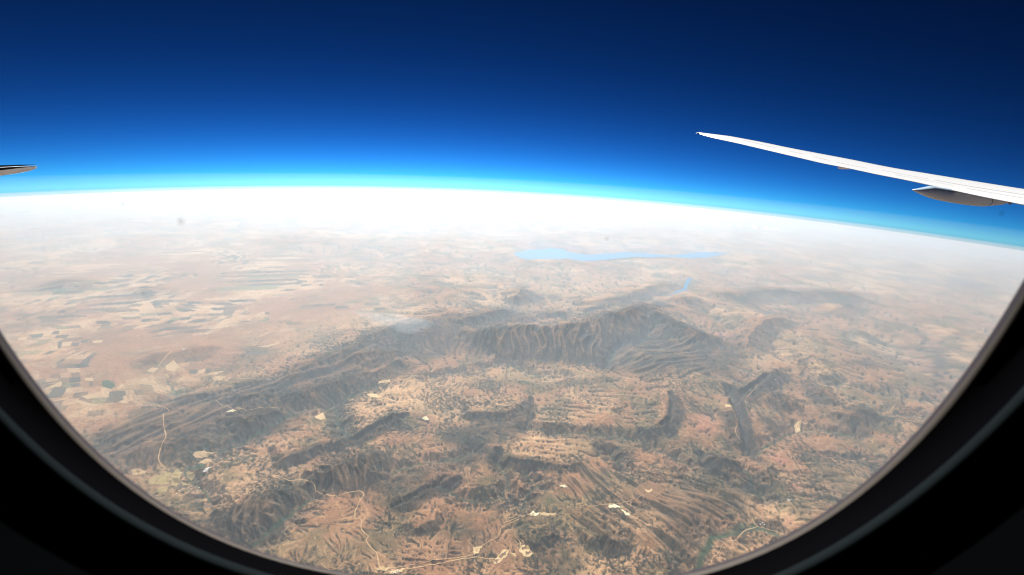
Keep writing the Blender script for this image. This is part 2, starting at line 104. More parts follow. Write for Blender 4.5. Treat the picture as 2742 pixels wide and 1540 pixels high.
PADS = [([(-0.12,10.49),(-0.02,10.67),(0.16,10.9),(0.3,10.88),(0.26,10.75),(0.17,10.6),(0.04,10.42),(-0.07,10.39)],'pale','long pale mine pad at the bottom centre'),([(0.56,10.98),(0.68,11.1),(0.82,11.05),(0.84,10.93),(0.96,10.82),(0.86,10.73),(0.72,10.66),(0.66,10.77),(0.56,10.89)],'pale','forked pale mine pad right of the long pad'),([(0.88,12.27),(1.0,12.36),(1.13,12.32),(1.13,12.21),(0.92,12.16)],'white','bright white pit floor'),([(1.14,12.32),(1.31,12.34),(1.46,12.34),(1.68,12.37),(1.59,12.27),(1.2,12.21)],'pale','pale tan pit bench beside the white pit floor'),([(3.29,12.78),(3.57,12.84),(3.71,12.74),(3.59,12.66),(3.3,12.67)],'white','whitish cluster pad below the pale road'),([(3.63,12.59),(3.78,12.54),(3.85,12.44),(3.88,12.32),(3.74,12.33),(3.68,12.45)],'white','white pad with a dark pond'),([(4.19,13.52),(4.81,14.01),(5.13,13.8),(5.25,13.53),(4.71,13.14),(4.2,13.28)],'brown','large brown square clearing'),([(4.54,13.47),(4.76,13.67),(4.81,13.53),(4.65,13.35)],'pale','pale mound in the brown square clearing'),([(1.83,13.51),(2.05,13.53),(2.07,13.45),(1.85,13.43)],'white','small white pad on the slope'),([(-2.72,9.97),(-2.6,10.08),(-2.36,10.13),(-2.45,10.01),(-2.63,9.92)],'pale','pale tank yard at the bottom edge'),([(-3.13,10.07),(-2.98,10.16),(-2.71,10.14),(-2.82,10.03)],'pale','pale road junction clearing at the bottom edge'),([(-0.68,10.95),(-0.41,10.97),(-0.54,10.74),(-0.64,10.68)],'pale','tan wedge clearing beside the climbing track'),([(0.36,10.83),(0.47,10.79),(0.47,10.69),(0.4,10.74)],'pale','small tan spoil heap under the mine road'),([(0.02,10.66),(0.19,10.85),(0.25,10.82),(0.1,10.59)],'pit','brown pit floor inside the long pale mine pad'),([(-0.08,10.5),(-0.02,10.58),(0.05,10.56),(-0.02,10.45)],'pit','small brown pit at the near end of the long mine pad'),([(0.64,11.0),(0.74,11.05),(0.77,10.98),(0.68,10.94)],'pit','brown pit in the upper part of the forked mine pad'),([(0.74,10.85),(0.88,10.88),(0.85,10.79),(0.75,10.76)],'pit','brown pit in the lower part of the forked mine pad'),([(-3.21,17.12),(-3.06,17.26),(-2.92,17.06),(-3.06,17.0)],'white','small bright clearing on the hill shoulder'),([(-10.62,16.8),(-10.39,16.93),(-10.25,16.85),(-10.43,16.72)],'white','white bare patch among dark ridges at left'),([(-5.79,18.64),(-5.51,18.78),(-5.09,18.44),(-5.22,18.32),(-5.56,18.39)],'pale','pale bare field in the middle valley'),([(-7.22,16.72),(-7.02,17.11),(-6.77,16.71),(-6.96,16.56)],'pale','pale bare field above the narrow scarp'),([(-5.61,19.82),(-5.15,19.97),(-5.06,19.77),(-5.57,19.66)],'pale','thin pale field near the middle valley stream'),([(9.33,19.35),(9.67,19.5),(9.58,19.22),(9.3,19.13)],'pale','pale bare patch left of the dark canyon'),([(11.91,18.46),(12.26,18.6),(11.93,17.99),(11.6,17.76)],'pale','sandy fan right of the dark hill')]
FIELDS = [([(-10.29,14.21),(-10.33,14.44),(-10.14,14.56),(-9.77,14.55),(-9.87,14.4),(-9.98,14.21),(-10.14,14.13)],'tan'),([(-9.96,13.9),(-9.87,14.12),(-9.73,14.16),(-9.52,14.0),(-9.68,13.86)],'tan'),([(-10.29,13.75),(-10.15,13.79),(-9.72,13.85),(-9.56,13.66),(-9.65,13.59),(-9.91,13.61)],'green'),([(-10.37,13.22),(-10.49,13.6),(-10.39,13.77),(-10.27,13.71),(-10.13,13.3),(-9.98,13.0),(-9.91,12.76),(-10.1,12.81)],'straw'),([(-10.13,13.56),(-10.09,13.63),(-9.73,13.39),(-9.7,13.14),(-9.93,13.31)],'straw'),([(-10.84,13.19),(-10.65,13.33),(-10.53,13.43),(-10.37,13.16),(-10.21,12.86),(-10.35,12.76),(-10.77,12.79),(-10.91,12.94)],'straw'),([(-9.97,13.06),(-9.73,13.12),(-9.63,13.02),(-9.81,12.92)],'straw'),([(-11.76,13.38),(-11.61,13.46),(-11.28,13.41),(-11.19,13.23),(-11.53,13.17)],'tan'),([(-10.37,12.61),(-10.11,12.7),(-10.03,12.46),(-10.26,12.39)],'straw'),([(-15.78,19.85),(-15.77,20.2),(-15.45,20.16),(-15.39,19.74)],'tan'),([(-15.31,20.39),(-15.26,20.92),(-14.65,20.37),(-14.63,19.95),(-14.98,19.99)],'tan'),([(-14.05,20.14),(-13.72,20.24),(-13.6,19.83),(-13.9,19.8)],'dark'),([(-13.67,20.17),(-13.5,20.41),(-13.34,19.92),(-13.51,19.83)],'tan'),([(-13.43,20.34),(-13.22,20.43),(-13.11,20.08),(-13.25,19.96)],'dark'),([(-12.75,19.56),(-12.58,19.82),(-12.19,19.68),(-12.22,19.41),(-12.48,19.32)],'tan'),([(-18.63,18.18),(-18.54,18.68),(-18.33,18.51),(-18.18,18.27),(-18.65,17.99)],'tan'),([(-18.18,17.73),(-18.4,18.22),(-17.89,18.21),(-17.59,17.72),(-17.51,17.49),(-17.95,17.4)],'dark'),([(-17.66,17.2),(-17.22,17.55),(-17.23,17.3)],'tan'),([(-18.0,18.47),(-17.7,18.62),(-17.45,18.39),(-17.69,18.25)],'dark'),([(-17.88,19.06),(-17.48,19.03),(-17.28,18.78),(-17.62,18.82)],'tan'),([(-16.94,18.81),(-16.75,18.95),(-16.09,18.5),(-16.14,18.25),(-16.56,18.4)],'green'),([(-16.51,18.19),(-16.48,18.38),(-16.14,18.16),(-16.32,18.03)],'tan'),([(-15.87,18.21),(-16.04,18.75),(-15.75,18.52),(-15.74,18.19)],'tan'),([(-17.82,18.06),(-17.65,18.13),(-17.45,17.93),(-17.63,17.87)],'tan'),([(-16.8,17.6),(-16.5,17.8),(-16.0,17.61),(-16.41,17.41)],'tan'),([(-16.95,17.37),(-16.54,17.28),(-15.61,16.97),(-15.99,16.89),(-16.66,17.16)],'tan'),([(-15.14,17.39),(-14.97,17.46),(-14.65,17.26),(-14.88,17.19)],'tan'),([(-14.91,19.64),(-14.83,19.76),(-14.6,19.56),(-14.65,19.39)],'tan'),([(-13.24,19.86),(-12.85,20.18),(-12.52,20.28),(-12.78,19.83)],'tan'),([(-19.07,18.33),(-18.59,18.74),(-19.11,18.51)],'dark'),([(-24.23,22.86),(-23.91,22.98),(-23.63,22.59),(-23.99,22.56)],'tan'),([(-23.73,23.66),(-23.46,23.78),(-23.05,23.23),(-23.21,23.16)],'tan'),([(-23.22,23.51),(-23.37,23.89),(-23.11,23.91),(-22.76,23.45)],'dark'),([(-24.09,23.25),(-23.65,23.57),(-23.23,23.03),(-23.63,22.91)],'dark'),([(-21.87,21.98),(-21.57,22.0),(-21.27,21.65),(-21.59,21.66)],'tan'),([(-21.7,22.43),(-21.37,22.63),(-21.02,22.05),(-21.35,22.02)],'tan'),([(-21.97,22.49),(-21.91,22.68),(-21.2,21.77),(-21.33,21.76)],'dark'),([(-21.16,22.38),(-20.97,22.58),(-20.69,22.16),(-20.95,22.05)],'dark'),([(-21.11,22.84),(-20.78,22.96),(-20.57,22.52),(-20.87,22.5)],'dark'),([(-20.51,22.8),(-20.08,22.89),(-19.9,22.58),(-20.26,22.49)],'tan'),([(-12.47,22.93),(-12.0,23.16),(-11.71,23.65),(-11.52,23.39),(-11.95,22.9)],'tan'),([(-12.63,22.13),(-12.33,22.51),(-11.56,22.38),(-11.82,22.05)],'dark')]
GORGES = [([(10.26,21.13),(10.14,20.18),(9.97,19.29),(9.64,18.12),(9.37,17.07),(9.21,16.31)],0.32,0.26),([(10.26,20.06),(10.89,20.8),(11.78,21.76),(12.62,22.55)],0.22,0.18),([(7.17,20.16),(7.09,19.36),(6.83,18.49),(6.54,17.86),(6.17,17.45)],0.15,0.16),([(-5.4,15.51),(-5.05,15.9),(-4.7,16.36),(-4.29,16.89),(-3.92,17.25)],0.2,0.16),([(1.08,19.12),(1.06,18.38),(0.99,17.48),(0.83,16.82)],0.13,0.08),([(-0.18,15.33),(-0.12,15.03),(-0.26,14.73)],0.15,0.15),([(4.79,22.73),(5.53,24.47),(6.07,25.71)],0.3,0.15),([(-3.17,12.37),(-2.82,12.56),(-2.28,13.06),(-2.01,13.39)],0.14,0.1),([(7.08,15.93),(7.02,15.31),(7.14,14.75),(7.56,14.45)],0.2,0.12)]
RIBS = [([(1.6,14.54),(2.8,14.64),(4.1,14.48),(4.54,13.48),(3.54,13.05),(2.65,13.33),(1.83,13.51)],(2.4,14.6,2.89,13.59),0.32,0.05,7),([(3.4,12.92),(4.87,13.15),(5.86,12.45),(5.84,10.78),(4.83,10.93),(3.72,11.54),(2.4,11.3),(2.31,12.18)],(3.75,12.67,5.33,10.83),0.42,0.07,8),([(4.64,13.08),(5.97,14.11),(7.19,14.48),(8.37,14.45),(7.52,13.14),(6.26,12.49),(5.55,12.7)],(5.75,14.09,7.09,13.11),0.4,0.05,8),([(3.88,14.46),(6.0,14.93),(6.46,14.28),(5.46,13.81),(4.16,13.7)],(3.92,14.19,5.49,13.94),0.28,0.04,9),([(10.61,15.66),(13.38,15.94),(11.76,14.12),(9.56,12.86),(9.85,14.2)],(10.73,15.45,12.48,15.26),0.3,0.035,12),([(1.3,19.26),(6.93,20.13),(6.24,17.55),(3.8,16.76),(1.33,16.87)],(1.68,19.08,4.92,18.68),0.45,0.01,7),([(-1.72,25.84),(0.03,26.3),(0.84,26.85),(2.91,26.94),(4.87,28.66),(6.82,29.75),(5.44,24.84),(3.67,22.82),(1.54,23.39),(-0.65,23.29),(-2.15,23.81)],(4.08,27.8,3.12,23.09),0.5,0.13,5),([(-5.76,13.05),(-5.67,13.68),(-4.63,14.44),(-3.81,14.87),(-3.8,13.76),(-4.56,13.08),(-5.03,12.69)],(-5.34,13.71,-4.93,12.75),0.3,0.05,6),([(-8.07,11.42),(-7.31,12.09),(-6.34,12.89),(-6.01,12.28),(-6.49,11.17),(-7.02,10.82)],(-7.21,12.04,-6.9,11.15),0.32,0.05,6),([(-14.24,14.73),(-13.59,17.29),(-10.1,19.8),(-7.02,24.18),(-6.2,21.2),(-9.37,18.22),(-9.99,14.7),(-12.65,13.96)],(-13.05,14.48,-9.81,19.17),0.55,0.05,9),([(5.44,24.84),(10.89,27.31),(9.65,22.34),(6.14,21.73),(4.88,22.82)],(6.08,24.19,9.73,26.28),0.5,0.06,6),([(-0.02,15.42),(1.31,16.43),(3.66,15.83),(2.85,15.0),(1.26,14.82)],(0.35,15.69,2.89,15.38),0.4,0.016,7),([(10.87,20.14),(12.59,21.02),(12.13,19.31),(10.78,17.32),(10.47,18.66)],(11.28,20.19,11.26,18.31),0.28,0.04,8),([(15.77,27.52),(25.44,30.28),(21.12,22.95),(15.77,22.46)],(16.46,27.21,21.24,24.58),0.6,0.03,10)]
LAKE = [(-0.09,46.66),(1.44,48.78),(3.48,50.38),(5.3,50.5),(5.63,48.99),(6.8,47.99),(8.44,48.66),(10.71,50.34),(13.17,50.53),(15.59,50.54),(17.78,52.09),(20.32,53.65),(23.65,54.47),(20.91,51.77),(19.11,50.17),(17.4,49.23),(15.67,49.41),(13.52,48.72),(11.43,48.08),(9.27,46.73),(7.58,45.41),(6.22,44.72),(5.04,45.56),(3.16,44.57),(1.19,44.57),(0.29,45.52)]
RESERVOIRS = [[(10.95,34.82),(12.18,36.36),(13.14,37.54),(13.6,38.67),(14.54,40.9),(15.02,41.26),(13.94,38.76),(13.44,37.61),(13.45,36.27),(13.16,37.08),(12.18,35.98)],[(14.24,35.12),(14.77,35.13),(15.57,34.63),(15.04,34.48),(14.33,34.79)]]
HOUSES = {'village': [(-9.92,12.47),(-9.91,12.61),(-9.69,12.43),(-9.71,12.57),(-9.7,12.72),(-9.5,12.5),(-9.52,12.64),(-9.39,12.53),(-9.47,12.76),(-9.33,12.62),(-9.2,12.52),(-9.26,12.72),(-9.31,12.89),(-9.18,12.78)],'valley': [(7.81,12.46),(7.88,12.49),(7.91,12.45)],'slope': [(9.2,13.59),(9.22,13.56),(9.29,13.61)],'crest': [(-15.55,22.05),(-15.41,21.95),(-15.41,21.87)],'gorge': [(7.79,21.82),(12.89,22.2),(15.1,21.85)],'rim': [(16.77,26.54),(17.01,26.68),(17.04,26.45),(17.4,26.79)]}
GREENHOUSES = [(-9.44,13.53),(-9.44,13.58),(-9.44,13.63),(-9.43,13.67)]
TANKS = [(-2.64,9.97),(-2.55,10.01),(-2.5,10.04)]
MINE_BUILDINGS = [(0.02,10.56),(0.16,10.82),(0.68,11.01),(0.81,10.86),(0.74,10.79),(3.61,12.79),(3.39,12.73)]
POND = [(3.74,12.49),(3.8,12.52),(3.82,12.48),(3.75,12.44)]
SMOKE = [(-8.76,26.45),(-4.17,24.31)]
PLAINS = [(-40.78,38.72),(-26.22,44.72),(-11.63,40.93),(-7.21,29.01),(-11.72,24.29),(-12.9,21.43),(-13.47,18.5),(-14.84,16.64),(-14.91,14.28),(-16.67,14.16)]
CLOUDS = [(20.08,57.98),(21.14,57.42),(22.77,57.85),(24.65,58.65),(26.06,58.98),(27.63,58.75),(28.77,58.3),(30.22,59.0)]
CLOUD_BANK = [(-65.86,64.87),(-64.97,67.56),(-64.06,69.93),(-63.09,71.84),(-62.45,73.98)]
CLOUD_ALT, BANK_ALT = 2.5, 1.75
HAZE_DENSITY = 1.0e-4     # per metre
CARVE = (0.08, 0.12, 0.17, 0.22)   # depth of stream cuts, in mesh spacings, from rills to valleys

# ------------------------------------------------------------------ helpers
def srgb(r, g, b):
    f = lambda c: (c/255/12.92) if c/255 <= 0.04045 else ((c/255+0.055)/1.055)**2.4
    return (f(r), f(g), f(b))

def tag(o, label=None, cat=None, group=None, kind=None):
    if label: o['label'] = label
    if cat: o['category'] = cat
    if group: o['group'] = group
    if kind: o['kind'] = kind
    return o

def empty(name, loc=(0, 0, 0)):
    o = bpy.data.objects.new(name, None)
    C.objects.link(o)
    o.location = loc
    return o

def mesh_obj(name, verts, faces, mat, parent=None, smooth=False):
    me = bpy.data.meshes.new(name)
    me.from_pydata([tuple(map(float, v)) for v in verts], [], faces)
    me.update()
    if smooth:
        me.polygons.foreach_set('use_smooth', [True]*len(me.polygons))
    if mat: me.materials.append(mat)
    o = bpy.data.objects.new(name, me)
    C.objects.link(o)
    if parent: o.parent = parent
    return o

def material(name, col, rough=0.6, metallic=0.0, spec=0.5, noise=None, bump=None, clear=0.0):
    """Principled material; noise=(scale, amount) varies the colour, bump=(scale, strength) the relief."""
    m = bpy.data.materials.new(name)
    m.use_nodes = True
    nt = m.node_tree
    p = nt.nodes['Principled BSDF']
    p.inputs['Base Color'].default_value = (*col, 1)
    p.inputs['Roughness'].default_value = rough
    p.inputs['Metallic'].default_value = metallic
    p.inputs['Specular IOR Level'].default_value = spec
    if clear: p.inputs['Coat Weight'].default_value = clear
    if noise or bump:
        tc = nt.nodes.new('ShaderNodeTexCoord')
    if noise:
        n = nt.nodes.new('ShaderNodeTexNoise')
        n.inputs['Scale'].default_value = noise[0]; n.inputs['Detail'].default_value = 6
        mx = nt.nodes.new('ShaderNodeMix'); mx.data_type = 'RGBA'
        a = noise[1]
        mx.inputs[6].default_value = (*[c*(1-a) for c in col], 1)
        mx.inputs[7].default_value = (*[min(1, c*(1+a)) for c in col], 1)
        nt.links.new(tc.outputs['Object'], n.inputs['Vector'])
        nt.links.new(n.outputs['Fac'], mx.inputs[0]); nt.links.new(mx.outputs[2], p.inputs['Base Color'])
    if bump:
        n2 = nt.nodes.new('ShaderNodeTexNoise'); n2.inputs['Scale'].default_value = bump[0]
        b = nt.nodes.new('ShaderNodeBump'); b.inputs['Strength'].default_value = bump[1]
        nt.links.new(tc.outputs['Object'], n2.inputs['Vector'])
        nt.links.new(n2.outputs['Fac'], b.inputs['Height']); nt.links.new(b.outputs['Normal'], p.inputs['Normal'])
    return m

# ------------------------------------------------------------------ noise (numpy)
def hash01(ix, iy, seed):
    h = (ix.astype(np.int64)*374761393 + iy.astype(np.int64)*668265263 + seed*974634541) & 0xFFFFFFFF
    h = ((h ^ (h >> 13))*1274126177) & 0xFFFFFFFF
    h = h ^ (h >> 16)
    return (h & 0xFFFFFF).astype(np.float32)/np.float32(0xFFFFFF)

def gnoise(x, y, seed=0):
    """gradient noise, about -1..1"""
    ix, iy = np.floor(x), np.floor(y)
    fx, fy = (x-ix).astype(np.float32), (y-iy).astype(np.float32)
    u = fx*fx*fx*(fx*(fx*6-15)+10); v = fy*fy*fy*(fy*(fy*6-15)+10)
    def corner(a, b):
        t = hash01(ix+a, iy+b, seed)*np.float32(2*np.pi)
        return np.cos(t)*(fx-a)+np.sin(t)*(fy-b)
    n0 = corner(0, 0); n0 += (corner(1, 0)-n0)*u
    n1 = corner(0, 1); n1 += (corner(1, 1)-n1)*u
    return (n0+(n1-n0)*v)*np.float32(1.5)

def sstep(a, b, x):
    t = np.clip((x-a)/(b-a), 0, 1)
    return t*t*(3-2*t)

def fbm(x, y, wl0, octs, seed=0, gain=0.5, spacing=None, ridged=False):
    """sum of octaves; octaves finer than the local mesh spacing fade out"""
    out = np.zeros_like(x, dtype=np.float32); a = 1.0; w = wl0; tot = 0
    for i in range(octs):
        n = gnoise(x/w+17.3*i, y/w-9.1*i, seed+i)
        if ridged: n = 1-2*np.abs(n)
        if spacing is not None: n = n*sstep(1.2, 3.0, w/spacing)
        out += n*np.float32(a); tot += a; a *= gain; w *= 0.5
    return out/tot

def gullies(x, y, dx, dy, seed):
    """stripes that run down the slope (direction field dx, dy = across-slope), blended over jittered cells"""
    ix, iy = np.floor(x), np.floor(y)
    fx, fy = x-ix, y-iy
    va = np.zeros_like(x, dtype=np.float32); vx = va.copy(); vy = va.copy(); wt = va.copy()
    for i in (-1, 0, 1):
        for j in (-1, 0, 1):
            px = fx-i-0.5-(hash01(ix+i, iy+j, seed)-0.5)*0.8
            py = fy-j-0.5-(hash01(ix+i, iy+j, seed+51)-0.5)*0.8
            w = np.exp(-(px*px+py*py)*2.4); wt += w
            m = (px*dx+py*dy)*np.float32(2*np.pi)
            va += np.cos(m)*w
            s = np.sin(m)*w
            vx -= s*dx; vy -= s*dy
    return va/wt, vx/wt, vy/wt

# ------------------------------------------------------------------ geometry queries in ground km
def seg_dist(x, y, pts, closed=False):
    """distance to a polyline, signed cross side, and position along it 0..1"""
    best = np.full(x.shape, 1e9, np.float32); side = np.zeros_like(best); along = np.zeros_like(best)
    P = list(pts)+([pts[0]] if closed else [])
    L = [math.dist(P[i], P[i+1]) for i in range(len(P)-1)]
    tot = sum(L) or 1; acc = 0
    for i in range(len(P)-1):
        (ax, ay), (bx, by) = P[i], P[i+1]
        ux, uy = bx-ax, by-ay; l2 = ux*ux+uy*uy or 1e-9
        t = np.clip(((x-ax)*ux+(y-ay)*uy)/l2, 0, 1)
        ex, ey = x-(ax+t*ux), y-(ay+t*uy)
        d = np.sqrt(ex*ex+ey*ey)
        m = d < best
        best = np.where(m, d, best)
        side = np.where(m, np.sign((y-ay)*ux-(x-ax)*uy), side)      # + on the left of the direction
        along = np.where(m, (acc+t*L[i])/tot, along)
        acc += L[i]
    return best, side, along

def inside(x, y, pts):
    r = np.zeros(x.shape, bool); n = len(pts)
    for i in range(n):
        (ax, ay), (bx, by) = pts[i], pts[(i+1) % n]
        if ay == by: continue
        c = ((ay > y) != (by > y)) & (x < (bx-ax)*(y-ay)/(by-ay)+ax)
        r ^= c
    return r

def near_box(x, y, pts, m):
    a = np.array(pts)
    return np.nonzero((x > a[:, 0].min()-m) & (x < a[:, 0].max()+m) & (y > a[:, 1].min()-m) & (y < a[:, 1].max()+m))[0]

def poly_mask(x, y, pts, soft):
    out = np.zeros(x.shape, np.float32)
    k = near_box(x, y, pts, soft*2)
    if len(k):
        d, _, _ = seg_dist(x[k], y[k], pts, True)
        sd = np.where(inside(x[k], y[k], pts), d, -d)
        out[k] = sstep(-soft, soft, sd)
    return out

def base_z(x, y):
    """height in km (camera = 0) of the smooth curved ground"""
    return np.sqrt(np.maximum(R*R-x*x-y*y, 0))-(R+H)

# ------------------------------------------------------------------ terrain sheet: polar, finer where it is seen
th = np.linspace(rad(50), DIP+rad(0.012), 690)
def range_of(t):                       # horizontal range where a ray t below eye level meets the ground
    b = (R+H)*np.sin(t)
    s = b-np.sqrt(np.maximum(b*b-((R+H)**2-R*R), 0))
    return s*np.cos(t)
r_fine = range_of(th)
r_rows = np.concatenate([np.linspace(0.2, r_fine[0]*0.97, 10), r_fine, r_fine[-1]+np.array([2, 6, 12, 20, 30, 45, 60])])
az_fine = np.linspace(rad(-54), rad(52), 1660)
az = np.concatenate([az_fine, np.linspace(az_fine[-1], az_fine[0]+2*np.pi, 50)[1:-1]])
NR, NA = len(r_rows), len(az)
RR, AA = np.meshgrid(r_rows, az, indexing='ij')
GX, GY = (RR*np.sin(AA)).astype(np.float64), (RR*np.cos(AA)).astype(np.float64)
d_r = np.gradient(r_rows)[:, None]*np.ones((1, NA)); d_a = RR*np.gradient(az)[None, :].clip(0, 0.01)
SP = np.sqrt(np.maximum(d_r, 1e-3)*np.maximum(d_a, 1e-3)).astype(np.float32)   # local spacing, km
X, Y, S = GX.ravel(), GY.ravel(), SP.ravel()

def grad(h):
    """world gradient of a height on the polar grid"""
    g = h.reshape(NR, NA)
    gr = np.gradient(g, axis=0)/np.gradient(RR, axis=0)
    ga = np.gradient(g, axis=1)/np.maximum(np.gradient(AA, axis=1), 1e-5)/RR
    s, c = np.sin(AA), np.cos(AA)
    return (gr*s+ga*c).ravel().astype(np.float32), (gr*c-ga*s).ravel().astype(np.float32)

# warped coordinates make every traced outline ragged
WA = 0.13+0.22*sstep(16, 40, np.hypot(X, Y))
WX = X+WA*fbm(X, Y, 1.6, 4, 301, spacing=S)+0.05*fbm(X, Y, 0.25, 2, 303, spacing=S)
WY = Y+WA*fbm(X, Y, 1.6, 4, 311, spacing=S)+0.05*fbm(X, Y, 0.25, 2, 313, spacing=S)

plains = poly_mask(WX, WY, PLAINS, 3.0)
far = sstep(34, 60, np.hypot(X, Y)).astype(np.float32)
lake_mask = poly_mask(X, Y, LAKE, 1.5)
for p_ in RESERVOIRS: lake_mask = np.maximum(lake_mask, poly_mask(X, Y, p_, 0.8))
rough = (1-0.88*plains)*(1-0.55*far)
hills = fbm(X, Y, 9.0, 3, 1, 0.42, S)*0.40+fbm(WX, WY, 2.4, 2, 21, 0.4, S, True)*0.035
height = hills*rough
scarp_dark = np.zeros_like(S)  # scrub and shade painted dark on scarp faces and gorge walls
for pts, hc, wf, wb, dk in SCARPS:
    k = near_box(X, Y, pts, max(wf, wb)*1.6)
    if not len(k): continue
    d, side, al = seg_dist(WX[k], WY[k], pts)
    tl = sum(math.dist(pts[i], pts[i+1]) for i in range(len(pts)-1))
    te_ = min(0.30, 0.8*wf/tl)
    ends = sstep(0, te_, al)*sstep(0, te_, 1-al)
    face = np.clip(1-d/wf, 0, 1)**1.5
    back = np.exp(-(d/wb*1.5)**2)
    prof = np.where(side < 0, face, back)*ends*(1+0.12*gnoise(X[k]/1.3, Y[k]/1.3, 77))
    height[k] = np.maximum(height[k]+0.25*0.41*hc*prof, height[k]*0.5+0.41*hc*prof)
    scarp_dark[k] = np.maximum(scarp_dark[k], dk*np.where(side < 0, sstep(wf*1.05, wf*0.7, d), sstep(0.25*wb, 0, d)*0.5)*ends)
for pts, w, dep in GORGES:
    k = near_box(X, Y, pts, w*4)
    d, _, al = seg_dist(WX[k], WY[k], pts)
    cut = 1-sstep(0.15*w, w, d)
    height[k] -= dep*cut
    scarp_dark[k] = np.maximum(scarp_dark[k], 0.95*sstep(1.05*w, 0.75*w, d))
for pts, w in RIVERS:
    k = near_box(X, Y, pts, w*14)
    d, _, _ = seg_dist(WX[k], WY[k], pts)
    height[k] -= 0.12*np.exp(-(d/(w*5))**2)
# gullies: stripes down the slope, several sizes, each following the slope made so far
gx, gy = grad(height)
ero = np.zeros_like(S); drain = np.zeros_like(S); spur = np.zeros_like(S)
wlen, amp = 1.1, 0.060
for o_ in range(6):
    sl = np.sqrt(gx*gx+gy*gy)+1e-6
    k_ = 1.15/sl
    v, vx, vy = gullies(X/wlen, Y/wlen, -gy*k_, gx*k_, 900+o_)
    fade = sstep(1.5, 4.0, wlen/S)
    strength = sstep(0.05, 0.28, sl)
    ero += (v*amp*fade*strength).astype(np.float32)
    drain = np.maximum(drain, sstep(-0.55, -0.9, v+0.12*o_)*fade*strength*(o_ < 3))
    spur = np.maximum(spur, sstep(0.6, 0.95, v)*fade*strength)
    gx = gx+(vx*2*np.pi*amp/wlen*fade*strength).astype(np.float32)*0.6
    gy = gy+(vy*2*np.pi*amp/wlen*fade*strength).astype(np.float32)*0.6
    wlen *= 0.58; amp *= 0.52
height += ero*(1-0.7*plains)
height += 0.006*fbm(X, Y, 0.6, 3, 61, 0.5, S)*rough
rib_top = np.zeros_like(S)
# long folded spurs and bedding ribs that run one way
for pts, (ax_, ay_, bx_, by_), wl_, am_, st_ in RIBS:
    k = near_box(X, Y, pts, 2.5)
    if not len(k): continue
    L_ = math.hypot(bx_-ax_, by_-ay_); ux_, uy_ = (bx_-ax_)/L_, (by_-ay_)/L_
    m_ = poly_mask(WX[k], WY[k], pts, wl_*1.2)
    wob = 0.8*wl_*gnoise(X[k]/(wl_*6), Y[k]/(wl_*6), 501)
    s_, t_ = X[k]*ux_+Y[k]*uy_, -X[k]*uy_+Y[k]*ux_+wob
    r1 = 1-2*np.abs(gnoise(s_/(wl_*st_), t_/wl_, 503))
    rib_top[k] = np.maximum(rib_top[k], m_*sstep(0.55, 0.95, r1)*min(1, am_/0.05))
    rib = r1+0.5*(1-2*np.abs(gnoise(s_/(wl_*st_*0.6), t_/(wl_*0.5), 507)))
    height[k] += m_*am_*rib
# running water: tracers roll down the slopes, their paths are cut into the ground
r_a, r_b, c_b = 10, 10+len(r_fine), len(az_fine)
hf = height.reshape(NR, NA)[r_a:r_b, :c_b].astype(np.float32).copy()
Sf = np.minimum(SP[r_a:r_b, :c_b], 0.055); dr_f = d_r[r_a:r_b, :1].astype(np.float32); da_f = d_a[r_a:r_b, :1].astype(np.float32)
flat_f = (1-0.9*plains.reshape(NR, NA)[r_a:r_b, :c_b])*(1-lake_mask.reshape(NR, NA)[r_a:r_b, :c_b])
hgt_, wid_ = hf.shape
def box(a, k):
    for ax in (0, 1):
        p = np.concatenate([np.repeat(np.take(a, [0], ax), k+1, ax), a, np.repeat(np.take(a, [-1], ax), k, ax)], ax)
        c = np.cumsum(p, axis=ax, dtype=np.float64)
        a = ((np.take(c, range(2*k+1, c.shape[ax]), ax)-np.take(c, range(0, c.shape[ax]-2*k-1), ax))/(2*k+1)).astype(np.float32)
    return a
rng = np.random.default_rng(5)
flow_f = np.zeros_like(hf)
for it in range(5):
    gi = (np.gradient(hf, axis=0)/dr_f**2).ravel(); gj = (np.gradient(hf, axis=1)/da_f**2).ravel()
    nm = np.maximum(np.abs(gi), np.abs(gj))+1e-9
    ui, uj = (-gi/nm).astype(np.float32), (-gj/nm).astype(np.float32)
    N_ = 240000
    pi = rng.uniform(2, hgt_-3, N_).astype(np.float32); pj = rng.uniform(2, wid_-3, N_).astype(np.float32)
    vi = np.zeros(N_, np.float32); vj = vi.copy(); qi, qj = pi.copy(), pj.copy()
    flow = np.zeros(hgt_*wid_)
    for s_ in range(96):
        idx = pi.astype(np.int32)*wid_+pj.astype(np.int32)
        if s_ > 3: flow += np.bincount(idx, minlength=hgt_*wid_)
        vi = 0.55*vi+0.45*ui[idx]; vj = 0.55*vj+0.45*uj[idx]
        pi = np.clip(pi+vi, 1, hgt_-2); pj = np.clip(pj+vj, 1, wid_-2)
        if s_ % 8 == 7:
            dead = np.nonzero(np.maximum(np.abs(pi-qi), np.abs(pj-qj)) < 3.0)[0]
            pi[dead] = rng.uniform(2, hgt_-3, len(dead)); pj[dead] = rng.uniform(2, wid_-3, len(dead))
            vi[dead] = 0; vj[dead] = 0
            qi, qj = pi.copy(), pj.copy()
    f_ = np.log1p(flow.reshape(hgt_, wid_)/flow.mean()).astype(np.float32)
    hf -= Sf*flat_f*(CARVE[0]*f_+CARVE[1]*box(f_, 1)+CARVE[2]*box(box(f_, 3), 3)+CARVE[3]*box(box(f_, 8), 8))
    hf = hf+(box(hf, 1)-hf)*0.3
    flow_f = np.maximum(flow_f*0.7, f_)
hh = height.reshape(NR, NA).copy(); hh[r_a:r_b, :c_b] = hf; height = hh.ravel()
stream = np.zeros((NR, NA), np.float32); stream[r_a:r_b, :c_b] = flow_f*flat_f; stream = stream.ravel()
height = height*(1-lake_mask)-0.03*lake_mask
height = np.maximum(height, -0.6)
